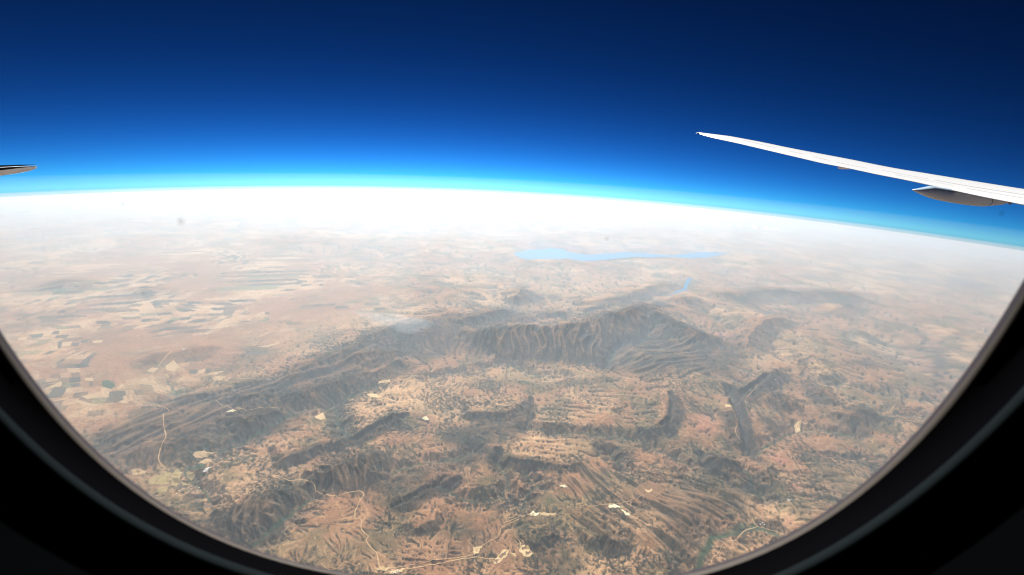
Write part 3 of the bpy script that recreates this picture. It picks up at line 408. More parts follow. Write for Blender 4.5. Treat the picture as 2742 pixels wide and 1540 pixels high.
HGT = height.reshape(NR, NA)
TZ = base_z(X, Y)+height

def surf(x, y):
    """terrain height (km, camera = 0) at any ground point, bilinear on the sheet"""
    x, y = np.atleast_1d(np.asarray(x, float)), np.atleast_1d(np.asarray(y, float))
    r, a = np.hypot(x, y), np.arctan2(x, y)
    fi = np.interp(r, r_rows, np.arange(NR)); fj = np.interp(a, az_fine, np.arange(len(az_fine)))
    i, j = np.minimum(fi.astype(int), NR-2), np.minimum(fj.astype(int), len(az_fine)-2)
    u, v = fi-i, fj-j
    h = HGT[i, j]*(1-u)*(1-v)+HGT[i+1, j]*u*(1-v)+HGT[i, j+1]*(1-u)*v+HGT[i+1, j+1]*u*v
    return base_z(x, y)+h

# ---- ground cover colours (what grows or lies there; dark slopes and gorges also carry painted shade)
gx, gy = grad(height)
slope = np.sqrt(gx*gx+gy*gy)
n1 = fbm(X, Y, 5.0, 5, 401, 0.55, S); n2 = fbm(X, Y, 0.9, 5, 411, 0.65, S); n3 = fbm(X, Y, 0.22, 4, 421, 0.75, S)
SOIL = np.array(srgb(148, 107, 76)); PALE = np.array(srgb(194, 154, 113)); REDS = np.array(srgb(134, 90, 66))
SCRUB = np.array(srgb(66, 54, 42)); OLIVE = np.array(srgb(90, 80, 52)); GREENC = np.array(srgb(66, 84, 58)); ROCK = np.array(srgb(150, 128, 110))
def mix(c, d, m): return c+(np.asarray(d, np.float32)-c)*np.clip(m, 0, 1)[:, None]
col = np.tile(SOIL.astype(np.float32), (len(S), 1))
col = mix(col, PALE, sstep(-0.1, 0.35, n1+0.5*n2)*0.65)
col = mix(col, REDS, sstep(0.1, 0.5, fbm(X, Y, 3.0, 4, 431, 0.6, S))*0.2)
col = mix(col, OLIVE, sstep(-0.15, 0.35, fbm(X, Y, 2.2, 5, 441, 0.6, S)+0.6*n2)*0.75*(1-0.6*plains))
for pts, s_, a_ in TAN: col = mix(col, PALE, poly_mask(WX, WY, pts, s_)*a_*(0.75+0.8*n2))
for pts, s_, a_ in RED: col = mix(col, np.array(srgb(186, 118, 100)), poly_mask(WX, WY, pts, s_)*a_*(0.8+0.8*n2))
# bushes line the stream beds, spurs are bare, rock ledges follow the strata
near = 1-sstep(24, 40, np.hypot(X, Y))
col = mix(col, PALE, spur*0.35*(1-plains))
col = mix(col, np.array(srgb(52, 48, 36)), sstep(1.15, 2.2, stream+0.3*n3)*0.8*(1-0.7*far))
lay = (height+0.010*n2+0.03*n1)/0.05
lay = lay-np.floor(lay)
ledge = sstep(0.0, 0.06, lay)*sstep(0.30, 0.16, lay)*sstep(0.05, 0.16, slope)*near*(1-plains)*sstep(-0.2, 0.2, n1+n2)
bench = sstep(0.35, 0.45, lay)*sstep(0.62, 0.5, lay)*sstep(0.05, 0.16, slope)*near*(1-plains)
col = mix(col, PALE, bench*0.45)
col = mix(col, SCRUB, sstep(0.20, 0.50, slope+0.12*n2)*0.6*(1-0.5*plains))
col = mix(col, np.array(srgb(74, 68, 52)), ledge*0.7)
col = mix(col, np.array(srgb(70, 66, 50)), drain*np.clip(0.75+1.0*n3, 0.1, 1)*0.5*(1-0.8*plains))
veg_shade = np.zeros_like(S)  # scrub cover together with the shade painted on dark slopes
for pts, s_, a_ in DARK: veg_shade = np.maximum(veg_shade, poly_mask(WX, WY, pts, s_)*a_)
veg_shade = np.maximum(veg_shade, scarp_dark*0.85)
col = mix(col, SCRUB, veg_shade*np.clip(0.95+0.9*n2+0.7*n3, 0.15, 1.0))
col = mix(col, np.array(srgb(54, 46, 36)), veg_shade*sstep(0.0, 0.5, n3+0.4*n2)*0.6)
col = mix(col, np.array(srgb(150, 120, 92)), np.maximum(rib_top*0.55, spur*veg_shade*0.45)*np.clip(0.8+0.9*n3, 0, 1))
for pts, s_, a_ in GREEN: col = mix(col, GREENC, poly_mask(WX, WY, pts, s_)*a_*np.clip(0.9+1.2*n3, 0.1, 1))
for pts, w in RIVERS:
    k = near_box(X, Y, pts, w*4)
    d, _, _ = seg_dist(WX[k], WY[k], pts)
    m = np.zeros_like(S); m[k] = sstep(w*1.0, w*0.25, d*(1+0.8*n3[k]))
    col = mix(col, np.array(srgb(70, 76, 54)), m*0.85)
# scattered trees and bare scars
grove = sstep(-0.25, 0.35, fbm(X, Y, 1.7, 3, 471, 0.6, S)+0.4*n1)
speck = sstep(0.02, 0.30, fbm(X, Y, 0.13, 3, 451, 0.85, S)-0.25+0.45*grove)
col = mix(col, np.array(srgb(54, 50, 38)), speck*0.8*(1-plains)*(1-far))
scar = sstep(0.50, 0.66, fbm(X, Y, 0.30, 4, 461, 0.8, S)+0.25*n1)
col = mix(col, np.array(srgb(206, 170, 130)), scar*0.8)
# farm parcels on the plain
ang = rad(-14)
fx_, fy_ = X*math.cos(ang)-Y*math.sin(ang), X*math.sin(ang)+Y*math.cos(ang)
wedge = 0.35*gnoise(X/6.0, Y/6.0, 481)
fx_, fy_ = fx_*np.cos(wedge)-fy_*np.sin(wedge)*0.3+0.09*n2, fy_+fx_*0.06*wedge+0.12*n1+0.04*n3
row = np.floor(fy_/0.50+0.2*n2)
cell = np.floor(fx_/0.55/(0.6+1.0*hash01(row, row*0, 9))+hash01(row, row*0, 5)*7)
hv = hash01(cell, row, 15); hv2 = hash01(np.floor(fx_/2.3), np.floor(fy_/1.6), 19)
farm = plains*sstep(-0.30, 0.15, n1+0.7*(hv2-0.5))*sstep(-0.45, 0.1, n2+0.3)
far_farm = np.maximum(farm, 0.3*sstep(0.1, 0.4, n1)*far)
tone = hash01(cell, row, 25)
col = mix(col, np.array(srgb(72, 70, 58)), far_farm*(hv < 0.30)*(0.4+0.6*tone))
col = mix(col, np.array(srgb(186, 154, 118)), far_farm*(hv > 0.76)*(0.2+0.5*tone))
col = mix(col, np.array(srgb(98, 104, 74)), far_farm*((hv > 0.40) & (hv < 0.47))*0.7)
col = col*(1+0.10*n3[:, None])
mean_ = col.mean(0)
col = np.clip((mean_+(col-mean_)*1.25)*0.92, 0.012, 0.9)

me = bpy.data.meshes.new('terrain')
verts = np.stack([X*1000, Y*1000, TZ*1000], 1).astype(np.float32)
ii, jj = np.meshgrid(np.arange(NR-1), np.arange(NA), indexing='ij')
j2 = (jj+1) % NA
quads = np.stack([ii*NA+jj, ii*NA+j2, (ii+1)*NA+j2, (ii+1)*NA+jj], -1).reshape(-1, 4).astype(np.int32)[:, ::-1]
hub = len(verts)
verts = np.concatenate([verts, [[0, 0, -H*1000]]]).astype(np.float32)
a_ = np.arange(NA)
tris = np.stack([a_, np.full(NA, hub), (a_+1) % NA], 1).astype(np.int32)[:, ::-1]
loops = np.concatenate([quads.ravel(), tris.ravel()])
starts = np.concatenate([np.arange(len(quads))*4, len(quads)*4+np.arange(len(tris))*3]).astype(np.int32)
me.vertices.add(len(verts)); me.vertices.foreach_set('co', verts.ravel())
me.loops.add(len(loops)); me.loops.foreach_set('vertex_index', loops)
me.polygons.add(len(starts)); me.polygons.foreach_set('loop_start', starts)
me.update(calc_edges=True)
ca = me.color_attributes.new('ground_cover', 'FLOAT_COLOR', 'POINT')
cc = np.ones((len(verts), 4), np.float32); cc[:-1, :3] = col; cc[-1, :3] = SOIL
ca.data.foreach_set('color', cc.ravel())
me.polygons.foreach_set('use_smooth', np.ones(len(starts), bool))
tm = bpy.data.materials.new('dry_ground'); tm.use_nodes = True
tn, tl_ = tm.node_tree.nodes, tm.node_tree.links
tp = tn['Principled BSDF']; tp.inputs['Roughness'].default_value = 0.95; tp.inputs['Specular IOR Level'].default_value = 0.1
ta = tn.new('ShaderNodeVertexColor'); ta.layer_name = 'ground_cover'
tg = tn.new('ShaderNodeNewGeometry')
tno = tn.new('ShaderNodeTexNoise'); tno.inputs['Scale'].default_value = 1/95.0; tno.inputs['Detail'].default_value = 5; tno.inputs['Roughness'].default_value = 0.7
tmr = tn.new('ShaderNodeMapRange'); tmr.inputs[1].default_value = 0.3; tmr.inputs[2].default_value = 0.7; tmr.inputs[3].default_value = 0.62; tmr.inputs[4].default_value = 1.36
tmx = tn.new('ShaderNodeVectorMath'); tmx.operation = 'SCALE'
tl_.new(tg.outputs['Position'], tno.inputs['Vector']); tl_.new(tno.outputs['Fac'], tmr.inputs[0])
tl_.new(ta.outputs['Color'], tmx.inputs[0]); tl_.new(tmr.outputs[0], tmx.inputs['Scale'])
tl_.new(tmx.outputs[0], tp.inputs['Base Color'])
me.materials.append(tm)
terrain = bpy.data.objects.new('terrain', me)
C.objects.link(terrain)
tag(terrain, 'dry brown hills, ridges and plains far below the airplane', kind='structure')

# ------------------------------------------------------------------ bushes and small trees: far too many to count
rng = np.random.default_rng(11)
dist_ = np.hypot(X, Y)
ok = (dist_ > 9.2) & (dist_ < 27) & (np.arange(len(S)) % NA < len(az_fine)) & (np.abs(np.arctan2(X, Y)) < rad(48))
p_ = np.where(ok, (0.9*sstep(1.3, 2.4, stream)+0.28*speck+0.12*veg_shade+0.02)*(1-0.8*plains)*(S/0.02)**2*0.12, 0)
pick = np.nonzero(rng.random(len(S)) < p_)[0]
pick = pick[rng.permutation(len(pick))[:32000]]
NB = len(pick)
bx, by = X[pick]+rng.normal(0, 0.006, NB), Y[pick]+rng.normal(0, 0.006, NB)
bz = surf(bx, by)
br = rng.uniform(0.006, 0.014, NB)*(0.8+0.4*rng.random(NB)); bh = br*rng.uniform(0.7, 1.2, NB)
bv = np.zeros((NB, 8, 3)); a0 = rng.uniform(0, 2*np.pi, NB)
for q in range(4):
    rr_ = br*rng.uniform(0.75, 1.25, NB)
    bv[:, q] = np.stack([bx+rr_*np.cos(a0+q*np.pi/2), by+rr_*np.sin(a0+q*np.pi/2), bz-0.002], 1)
for q in range(3):
    rr_ = br*rng.uniform(0.45, 0.75, NB)
    bv[:, 4+q] = np.stack([bx+rr_*np.cos(a0+0.5+q*np.pi*2/3), by+rr_*np.sin(a0+0.5+q*np.pi*2/3), bz+bh*rng.uniform(0.7, 1.0, NB)], 1)
bv[:, 7] = np.stack([bx, by, bz+bh*1.15], 1)
tri = np.array([(0, 1, 4), (1, 5, 4), (1, 2, 5), (2, 6, 5), (2, 3, 6), (3, 0, 6), (0, 4, 6), (4, 5, 7), (5, 6, 7), (6, 4, 7)])
bf = (np.arange(NB)[:, None, None]*8+tri[None]).reshape(-1, 3).astype(np.int32)
me = bpy.data.meshes.new('scrub')
me.vertices.add(NB*8); me.vertices.foreach_set('co', (bv*1000).astype(np.float32).ravel())
me.loops.add(bf.size); me.loops.foreach_set('vertex_index', bf.ravel())
me.polygons.add(len(bf)); me.polygons.foreach_set('loop_start', np.arange(len(bf), dtype=np.int32)*3)
me.update(calc_edges=True)
me.materials.append(material('scrub_foliage', (0.050, 0.044, 0.026), 0.9, spec=0.1, noise=(0.003, 0.45)))
o = bpy.data.objects.new('scrub', me); C.objects.link(o)
tag(o, 'dark bushes and small trees along dry stream beds', kind='stuff')

# ------------------------------------------------------------------ sheets laid on the terrain
def drape_poly(name, pts, lift, mat, step=None, flat=None, ragged=0.0, thick=None):
    """a polygon filled with a fine grid of points and laid on the ground, lift in metres"""
    P = np.array(pts)
    bm = bmesh.new()
    dense = []
    n = len(P)
    per = sum(math.dist(P[i], P[(i+1) % n]) for i in range(n))
    step = step or per/60
    for i in range(n):
        a, b = P[i], P[(i+1) % n]
        m = max(1, int(math.dist(a, b)/step))
        for q in range(m): dense.append(a+(b-a)*q/m)
    D = np.array(dense)
    if ragged:
        D[:, 0] += ragged*fbm(D[:, 0], D[:, 1], step*6, 3, 71); D[:, 1] += ragged*fbm(D[:, 0], D[:, 1], step*6, 3, 73)
    vs_ = [bm.verts.new((p[0], p[1], 0)) for p in D]
    es = [bm.edges.new((vs_[i], vs_[(i+1) % len(vs_)])) for i in range(len(vs_))]
    bmesh.ops.triangle_fill(bm, edges=es, use_beauty=True, normal=(0, 0, 1))
    bmesh.ops.subdivide_edges(bm, edges=[e for e in bm.edges if e.calc_length() > step*2.5], cuts=3, use_grid_fill=True)
    bmesh.ops.triangulate(bm, faces=bm.faces)
    xs = np.array([v.co.x for v in bm.verts]); ys = np.array([v.co.y for v in bm.verts])
    zs = surf(xs, ys) if flat is None else base_z(xs, ys)+flat
    for v, x, y, z in zip(bm.verts, xs, ys, zs): v.co = (x*1000, y*1000, z*1000+lift)
    bmesh.ops.recalc_face_normals(bm, faces=bm.faces)
    for f in bm.faces:
        if f.normal.z < 0: f.normal_flip()
    me = bpy.data.meshes.new(name); bm.to_mesh(me); bm.free()
    me.materials.append(mat)
    o = bpy.data.objects.new(name, me); C.objects.link(o)
    return o

def smooth_line(pts, n_per=6):
    P = [np.array(p) for p in pts]
    P = [2*P[0]-P[1]]+P+[2*P[-1]-P[-2]]
    out = []
    for i in range(1, len(P)-2):
        for q in range(n_per):
            t = q/n_per
            out.append(0.5*((2*P[i])+(-P[i-1]+P[i+1])*t+(2*P[i-1]-5*P[i]+4*P[i+1]-P[i+2])*t*t+(-P[i-1]+3*P[i]-3*P[i+1]+P[i+2])*t**3))
    out.append(P[-2])
    return np.array(out)

def road(pts, width, label, mat):
    L = smooth_line(pts, 10)
    w = width/1000*0.75*(0.75+0.6*fbm(L[:, 0], L[:, 1], 0.5, 2, 83))/2
    T = np.gradient(L, axis=0); T /= np.linalg.norm(T, axis=1)[:, None]+1e-9
    N = np.stack([-T[:, 1], T[:, 0]], 1)
    rows = [L+N*w[:, None]*k for k in (-1, -0.35, 0.35, 1)]
    vv, ff = [], []
    for r_ in rows:
        z = surf(r_[:, 0], r_[:, 1])
        vv += [(a*1000, b*1000, c*1000+9) for a, b, c in zip(r_[:, 0], r_[:, 1], z)]
    n = len(L)
    for k in range(3):
        for i in range(n-1): ff.append((k*n+i, k*n+i+1, (k+1)*n+i+1, (k+1)*n+i))
    o = mesh_obj('road', vv, ff, mat)
    tag(o, label, kind='structure')

M_road = material('dirt_road', srgb(196, 160, 118), 0.95, spec=0.1, noise=(0.004, 0.15))
M_cover = {
    'pale': material('bare_earth', srgb(206, 174, 128), 0.95, spec=0.1, noise=(0.02, 0.45)),
    'white': material('white_spoil', srgb(234, 214, 174), 0.9, spec=0.1, noise=(0.02, 0.25)),
    'brown': material('brown_clearing', srgb(140, 106, 78), 0.95, spec=0.1, noise=(0.008, 0.2)),
    'pit': material('pit_floor', srgb(126, 98, 74), 0.95, spec=0.1, noise=(0.03, 0.4)),
    'tan': material('stubble_field', srgb(182, 150, 112), 0.95, spec=0.1, noise=(0.004, 0.12)),
    'straw': material('straw_field', srgb(158, 136, 92), 0.95, spec=0.1, noise=(0.004, 0.14)),
    'dark': material('ploughed_field', srgb(88, 82, 70), 0.95, spec=0.1, noise=(0.004, 0.12)),
    'green': material('irrigated_field', srgb(58, 80, 56), 0.95, spec=0.1, noise=(0.004, 0.2)),
}
for pts, w, l in ROADS: road(pts, w, l, M_road)
for pts, c, l in PADS:
    o = drape_poly('earthworks', pts, {'brown': 7, 'pit': 18}.get(c, 12), M_cover[c], ragged=0.06)
    tag(o, l, kind='structure')
for pts, c in FIELDS:
    o = drape_poly('field', pts, 8, M_cover[c], ragged=0.008)
    tag(o, kind='structure')
M_water = material('lake_water', srgb(0, 112, 156), 0.65, spec=0.08, bump=(0.002, 0.02))
tag(drape_poly('lake', LAKE, 25, M_water, flat=0.0, ragged=0.5, step=0.35), 'long pale blue lake in the hazy distance', kind='structure')
for p_ in RESERVOIRS:
    tag(drape_poly('reservoir', p_, 22, M_water, flat=0.0, ragged=0.1), 'narrow blue reservoir arm behind the main ridge', kind='structure')
tag(drape_poly('pond', POND, 24, material('tailings_pond', srgb(40, 44, 46), 0.15)), 'small dark pond on the white mine pad', kind='structure')

# ------------------------------------------------------------------ buildings
M_wall = material('pale_render', srgb(232, 226, 214), 0.8, noise=(0.2, 0.06))
M_roof = material('sheet_roof', srgb(240, 238, 232), 0.5, noise=(0.1, 0.06))
M_tile = material('clay_roof', srgb(186, 132, 104), 0.8, noise=(0.1, 0.15))
def house(name, x, y, L, W, h, roof, rz, label, cat, group, mroof):
    z = float(surf(x, y)[0])*1000
    t = empty(name, (x*1000, y*1000, z-1.5)); t.rotation_euler.z = rz
    a, b = L/2, W/2
    mesh_obj('wall', [(-a, -b, 0), (a, -b, 0), (a, b, 0), (-a, b, 0), (-a, -b, h), (a, -b, h), (a, b, h), (-a, b, h), (-a, 0, h+roof*0.96), (a, 0, h+roof*0.96)],
             [(3, 2, 1, 0), (0, 1, 5, 4), (2, 3, 7, 6), (1, 2, 6, 9, 5), (3, 0, 4, 8, 7), (4, 5, 9, 8), (6, 7, 8, 9)], M_wall, t)
    e = 0.8; k = roof/b
    rv = [(-a-e, -b-e, h-e*k+0.2), (a+e, -b-e, h-e*k+0.2), (a+e, 0, h+roof+0.2), (-a-e, 0, h+roof+0.2), (-a-e, b+e, h-e*k+0.2), (a+e, b+e, h-e*k+0.2)]
    rv += [(p[0], p[1], p[2]+0.5) for p in rv]
    mesh_obj('roof', rv, [(6, 7, 8, 9), (9, 8, 11, 10), (1, 0, 3, 2), (2, 3, 4, 5), (0, 1, 7, 6), (5, 4, 10, 11), (1, 2, 8, 7), (2, 5, 11, 8), (3, 0, 6, 9), (4, 3, 9, 10)], mroof, t)
    tag(t, label, cat, group)
    return t
ORD = ['first', 'second', 'third', 'fourth', 'fifth', 'sixth', 'seventh', 'eighth', 'ninth', 'tenth', 'eleventh', 'twelfth', 'thirteenth', 'fourteenth']
def nth(pts, i):
    k = sorted(range(len(pts)), key=lambda q: pts[q][0]/pts[q][1]).index(i)
    return ORD[k]+' from the left'
rnd = random.Random(7)
HL = {'village': ('pale house in the village by the straw fields', 34),
      'valley': ('white building beside the green valley track at lower right', 46),
      'slope': ('small white building on the slope near the right window edge', 40),
      'crest': ('white building on the crest above the left fields', 90),
      'gorge': ('lone white building right of the main ridge', 60),
      'rim': ('white building in the cluster right of the curved ridge', 80)}
for k_, pts in HOUSES.items():
    for i_, (x, y) in enumerate(pts):
        s = HL[k_][1]*rnd.uniform(0.8, 1.25)
        house('house', x, y, s, s*0.55, s*0.16, s*0.12, rnd.uniform(-0.6, 0.6), HL[k_][0]+', '+nth(pts, i_), 'house', k_+' houses', M_roof if k_ != 'village' or rnd.random() < 0.5 else M_tile)
for i_, (x, y) in enumerate(GREENHOUSES):
    house('greenhouse', x, y, 210, 26, 5, 3, rad(38), 'long white greenhouse beside the green field, '+nth(GREENHOUSES, i_), 'greenhouse', 'white greenhouses in a row', M_roof)
for i_, (x, y) in enumerate(MINE_BUILDINGS):
    house('shed', x, y, 44, 20, 9, 4, rnd.uniform(0, 3), 'pale metal shed standing on a mine pad, '+nth(MINE_BUILDINGS, i_), 'shed', 'mine sheds', M_roof)
M_tank = material('tank_steel', srgb(60, 58, 56), 0.5, noise=(0.05, 0.1)); M_tankrim = material('tank_rim', srgb(236, 228, 208), 0.7)
for i_, (x, y) in enumerate(TANKS):
    t = empty('storage_tank', (x*1000, y*1000, float(surf(x, y)[0])*1000+9))
    n = 24; ring = [(math.cos(2*math.pi*q/n), math.sin(2*math.pi*q/n)) for q in range(n)]
    vv = [(c*26, s*26, -12) for c, s in ring]+[(c*26, s*26, 12) for c, s in ring]+[(c*21, s*21, 12) for c, s in ring]+[(c*21, s*21, 9) for c, s in ring]
    ff = [(k*n+q, k*n+(q+1) % n, (k+1)*n+(q+1) % n, (k+1)*n+q) for k in range(3) for q in range(n)]
    mesh_obj('rim', vv, ff, M_tankrim, t)
    mesh_obj('lid', [(c*21, s*21, 10) for c, s in ring]+[(0, 0, 12)], [(q, (q+1) % n, n) for q in range(n)], M_tank, t)
    tag(t, 'round dark tank with a pale rim at the bottom edge, '+nth(TANKS, i_), 'tank', 'three tanks in the yard')

# ------------------------------------------------------------------ clouds above the dust layer
M_cloud = bpy.data.materials.new('cloud'); M_cloud.use_nodes = True
cn, cl = M_cloud.node_tree.nodes, M_cloud.node_tree.links
cn.clear()
c_out = cn.new('ShaderNodeOutputMaterial'); c_mx = cn.new('ShaderNodeAddShader'); c_d = cn.new('ShaderNodeBsdfDiffuse'); c_t = cn.new('ShaderNodeBsdfTranslucent')
c_d.inputs[0].default_value = (0.85, 0.85, 0.85, 1); c_t.inputs[0].default_value = (0.7, 0.7, 0.7, 1)
cl.new(c_d.outputs[0], c_mx.inputs[0]); cl.new(c_t.outputs[0], c_mx.inputs[1]); cl.new(c_mx.outputs[0], c_out.inputs[0])
def cloud(name, x, y, alt, sx, sy, sz, seed, lumps):
    r_ = random.Random(seed)
    bm = bmesh.new()
    for q in range(lumps):
        u = r_.uniform(-1, 1)
        s = r_.uniform(0.35, 0.65)*(1-0.45*abs(u))
        m = Matrix.Translation((u*sx*0.75, r_.uniform(-0.5, 0.5)*sy, s*sz*0.5))@Matrix.Diagonal((s*sx*0.62, s*sy, s*sz, 1))
        bmesh.ops.create_icosphere(bm, subdivisions=3, radius=1.0, matrix=m)
    co = np.array([v.co for v in bm.verts])
    nn = fbm(co[:, 0], co[:, 1]+co[:, 2], sx*0.35, 3, seed)
    for v, k in zip(bm.verts, nn):
        v.co *= 1+0.16*float(k); v.co.z = max(v.co.z, -0.12*sz)
    me = bpy.data.meshes.new(name); bm.to_mesh(me); bm.free()
    me.polygons.foreach_set('use_smooth', [True]*len(me.polygons)); me.materials.append(M_cloud)
    o = bpy.data.objects.new(name, me); C.objects.link(o)
    o.location = (x*1000, y*1000, float(base_z(x, y)+alt)*1000)
    o.rotation_euler.z = -math.atan2(x, y)
    return o
for i_, (x, y) in enumerate(CLOUDS):
    s = (150, 330, 300, 180, 320, 420, 280, 200)[i_]
    tag(cloud('cloud', x, y, CLOUD_ALT, s, s*0.8, s*0.75, 40+i_, 7), 'small white cloud puff under the wing, '+nth(CLOUDS, i_)+' in its row', 'cloud', 'row of small clouds under the wing')
for i_, (x, y) in enumerate(CLOUD_BANK):
    tag(cloud('cloud', x, y, BANK_ALT, (700, 900, 600, 900, 500)[i_], 500, (130, 150, 120, 190, 150)[i_], 60+i_, 12), 'low white cloud in the flat bank at far left, '+nth(CLOUD_BANK, i_), 'cloud', 'flat cloud bank on the left horizon')

# ------------------------------------------------------------------ dust haze: a closed curved layer over the whole ground
HAZE_TOP, HAZE_BOTTOM = 1.35, -1.6
rings = np.concatenate([np.linspace(0, 190, 96)[1:], [200, 215, 235]])
NS = 144
def air_layer(top, bottom, density, colour, label):
    vv = []
    for alt in (top, bottom):
        vv.append((0, 0, (alt-H)*1000))
        for r_ in rings:
            rr_ = R+alt
            z = math.sqrt(rr_*rr_-r_*r_)-(R+H)
            for q in range(NS):
                a = 2*math.pi*q/NS
                vv.append((r_*math.sin(a)*1000, r_*math.cos(a)*1000, z*1000))
    half = 1+len(rings)*NS
    ff = []
    for s_, off in ((1, 0), (-1, half)):
        for q in range(NS):
            t_ = (off, off+1+(q+1) % NS, off+1+q); ff.append(t_ if s_ > 0 else t_[::-1])
        for k in range(len(rings)-1):
            for q in range(NS):
                a0, b0 = off+1+k*NS+q, off+1+k*NS+(q+1) % NS
                f_ = (a0, b0, b0+NS, a0+NS); ff.append(f_ if s_ > 0 else f_[::-1])
    last = 1+(len(rings)-1)*NS
    for q in range(NS):
        a0, b0 = last+q, last+(q+1) % NS
        ff.append((a0, b0, b0+half, a0+half))
    hm = bpy.data.materials.new('haze_air'); hm.use_nodes = True
    hn, hl = hm.node_tree.nodes, hm.node_tree.links
    hn.clear()
    h_out = hn.new('ShaderNodeOutputMaterial'); h_v = hn.new('ShaderNodeVolumePrincipled')
    h_v.inputs['Color'].default_value = (*colour, 1)
    h_v.inputs['Density'].default_value = density
    h_v.inputs['Anisotropy'].default_value = 0.56
    hl.new(h_v.outputs[0], h_out.inputs['Volume'])
    tag(mesh_obj('haze', vv, ff, hm), label, kind='stuff')
air_layer(HAZE_TOP, HAZE_BOTTOM, HAZE_DENSITY, (0.75, 0.885, 1.0), 'pale dust haze lying over the ground to the horizon')
air_layer(2.1, HAZE_BOTTOM-0.3, 9e-6, (0.88, 0.96, 1.0), 'thinner haze above the dust layer')
air_layer(4.8, HAZE_BOTTOM-0.6, 1.1e-6, (0.90, 0.97, 1.0), 'thin air above the dust haze, pale at the horizon')

# ------------------------------------------------------------------ drifting smoke left of the main ridge
bm = bmesh.new()
bmesh.ops.create_icosphere(bm, subdivisions=5, radius=1.0)
co = np.array([v.co for v in bm.verts]); nn = fbm(co[:, 0]*2+5, co[:, 1]*2+co[:, 2], 1.0, 4, 91)
sa, sb = np.array(SMOKE[0]), np.array(SMOKE[1]); cen = (sa+sb)/2; ln = np.linalg.norm(sb-sa)/2; ux = (sb-sa)/(2*ln)
for v, k in zip(bm.verts, nn):
    p = np.array(v.co)*(1+0.55*float(k)); w = 0.65+0.35*p[0]
    q = cen+ux*p[0]*ln+np.array([-ux[1], ux[0]])*p[1]*1.5*w
    v.co = (q[0]*1000, q[1]*1000, (float(base_z(q[0], q[1]))+0.75+0.32*p[2]*w)*1000)
me = bpy.data.meshes.new('smoke'); bm.to_mesh(me); bm.free()
sm = bpy.data.materials.new('thin_smoke'); sm.use_nodes = True
sm.node_tree.nodes.clear()
s_o = sm.node_tree.nodes.new('ShaderNodeOutputMaterial'); s_v = sm.node_tree.nodes.new('ShaderNodeVolumePrincipled')
s_v.inputs['Color'].default_value = (0.90, 0.93, 0.97, 1); s_v.inputs['Density'].default_value = 2.2e-4; s_v.inputs['Anisotropy'].default_value = 0.4
sm.node_tree.links.new(s_v.outputs[0], s_o.inputs['Volume'])
me.materials.append(sm)
o = bpy.data.objects.new('smoke', me); C.objects.link(o)
tag(o, 'thin grey smoke drifting over the dark ridge left of the main mountain', kind='stuff')

# ------------------------------------------------------------------ the airplane
plane = empty('airplane', (0, 0, 0))
tag(plane, 'white passenger airplane seen from its dark cabin window, with wing and tailplane', 'airplane')
M_white = material('white_paint', (0.90, 0.91, 0.92), 0.35, noise=(0.6, 0.015), clear=0.3)
M_slat = material('bare_leading_edge', (0.62, 0.66, 0.70), 0.3, metallic=0.6)
M_grey = material('grey_paint', (0.40, 0.51, 0.62), 0.4, noise=(1.2, 0.05))
M_seam = material('panel_seam', (0.10, 0.10, 0.11), 0.7)
M_tail = material('tail_grey', (0.60, 0.66, 0.74), 0.45, noise=(0.8, 0.06))
M_boot = material('dark_edge', (0.02, 0.024, 0.03), 0.9, spec=0.0)

# wing: sections from the raked tip inboard; each row = (slope x/y, z/y) seen from the window for the trailing edge and the crest
TE = [(0.328,-0.0105),(0.36,-0.017),(0.412,-0.025),(0.465,-0.034),(0.519,-0.043),(0.572,-0.052),(0.626,-0.059),(0.679,-0.067),(0.733,-0.074),(0.788,-0.082),(0.843,-0.091),(0.898,-0.099),(0.974,-0.109),(1.15,-0.128),(1.5,-0.16)]
CR = [(0.327,-0.008),(0.384,-0.012),(0.437,-0.019),(0.489,-0.027),(0.542,-0.034),(0.595,-0.041),(0.649,-0.049),(0.702,-0.056),(0.756,-0.061),(0.809,-0.067),(0.863,-0.073),(0.917,-0.078),(0.964,-0.082),(1.15,-0.094),(1.5,-0.105),(2.2,-0.11)]
XT, YT = 9.5, 29.0
te_m = np.array([p[0] for p in TE]); te_z = np.array([p[1] for p in TE]); cr_m = np.array([p[0] for p in CR]); cr_z = np.array([p[1] for p in CR])
tanb, tanl = 0.364, 0.64
ys_ = np.concatenate([[29.0, 28.9, 28.7, 28.4], np.linspace(28, 9.5, 44)])
def te_pt(y):
    x = XT+(YT-y)*tanb
    return x, y*float(np.interp(x/y, te_m, te_z))
def chord(y):
    c = 0.10+(YT-y)*(tanl-tanb)
    return c+0.55*(1-math.exp(-(YT-y)/1.2))          # the raked tip narrows quickly
def crest_z(y, x):
    return y*float(np.interp(x/y, cr_m, cr_z))
U = np.array([0, .08, .18, .30, .42, .54, .64, .74, .83, .90, .95, .985, 1.0])
def section(y):
    xt, zt = te_pt(y); c = chord(y)
    xc = xt+0.62*c; zc = crest_z(y, xc)
    zc = max(zc, zt+0.012*c)
    up_, lo_ = [], []
    for u in U:
        if u <= 0.62:
            s = u/0.62; g_ = math.sin(s*math.pi/2)**0.9
            z = zt+(zc-zt)*g_
        else:
            s = (u-0.62)/0.38
            z = zc-0.045*c*(1-math.sqrt(max(0, 1-s*s)))
        up_.append((xt+u*c, y, z))
    zn = up_[-1][2]
    for u in U:
        t = 0.105*c*math.sqrt(u*0+max(0, (1-u)))*u**1.7*1.55
        zline = zt+(zn-zt)*u
        lo_.append((xt+u*c, y, min(zline-t-0.004*c*(u < 0.999), zn if u > .999 else 9)))
    return up_, lo_
secs = [section(y) for y in ys_]
nU = len(U)
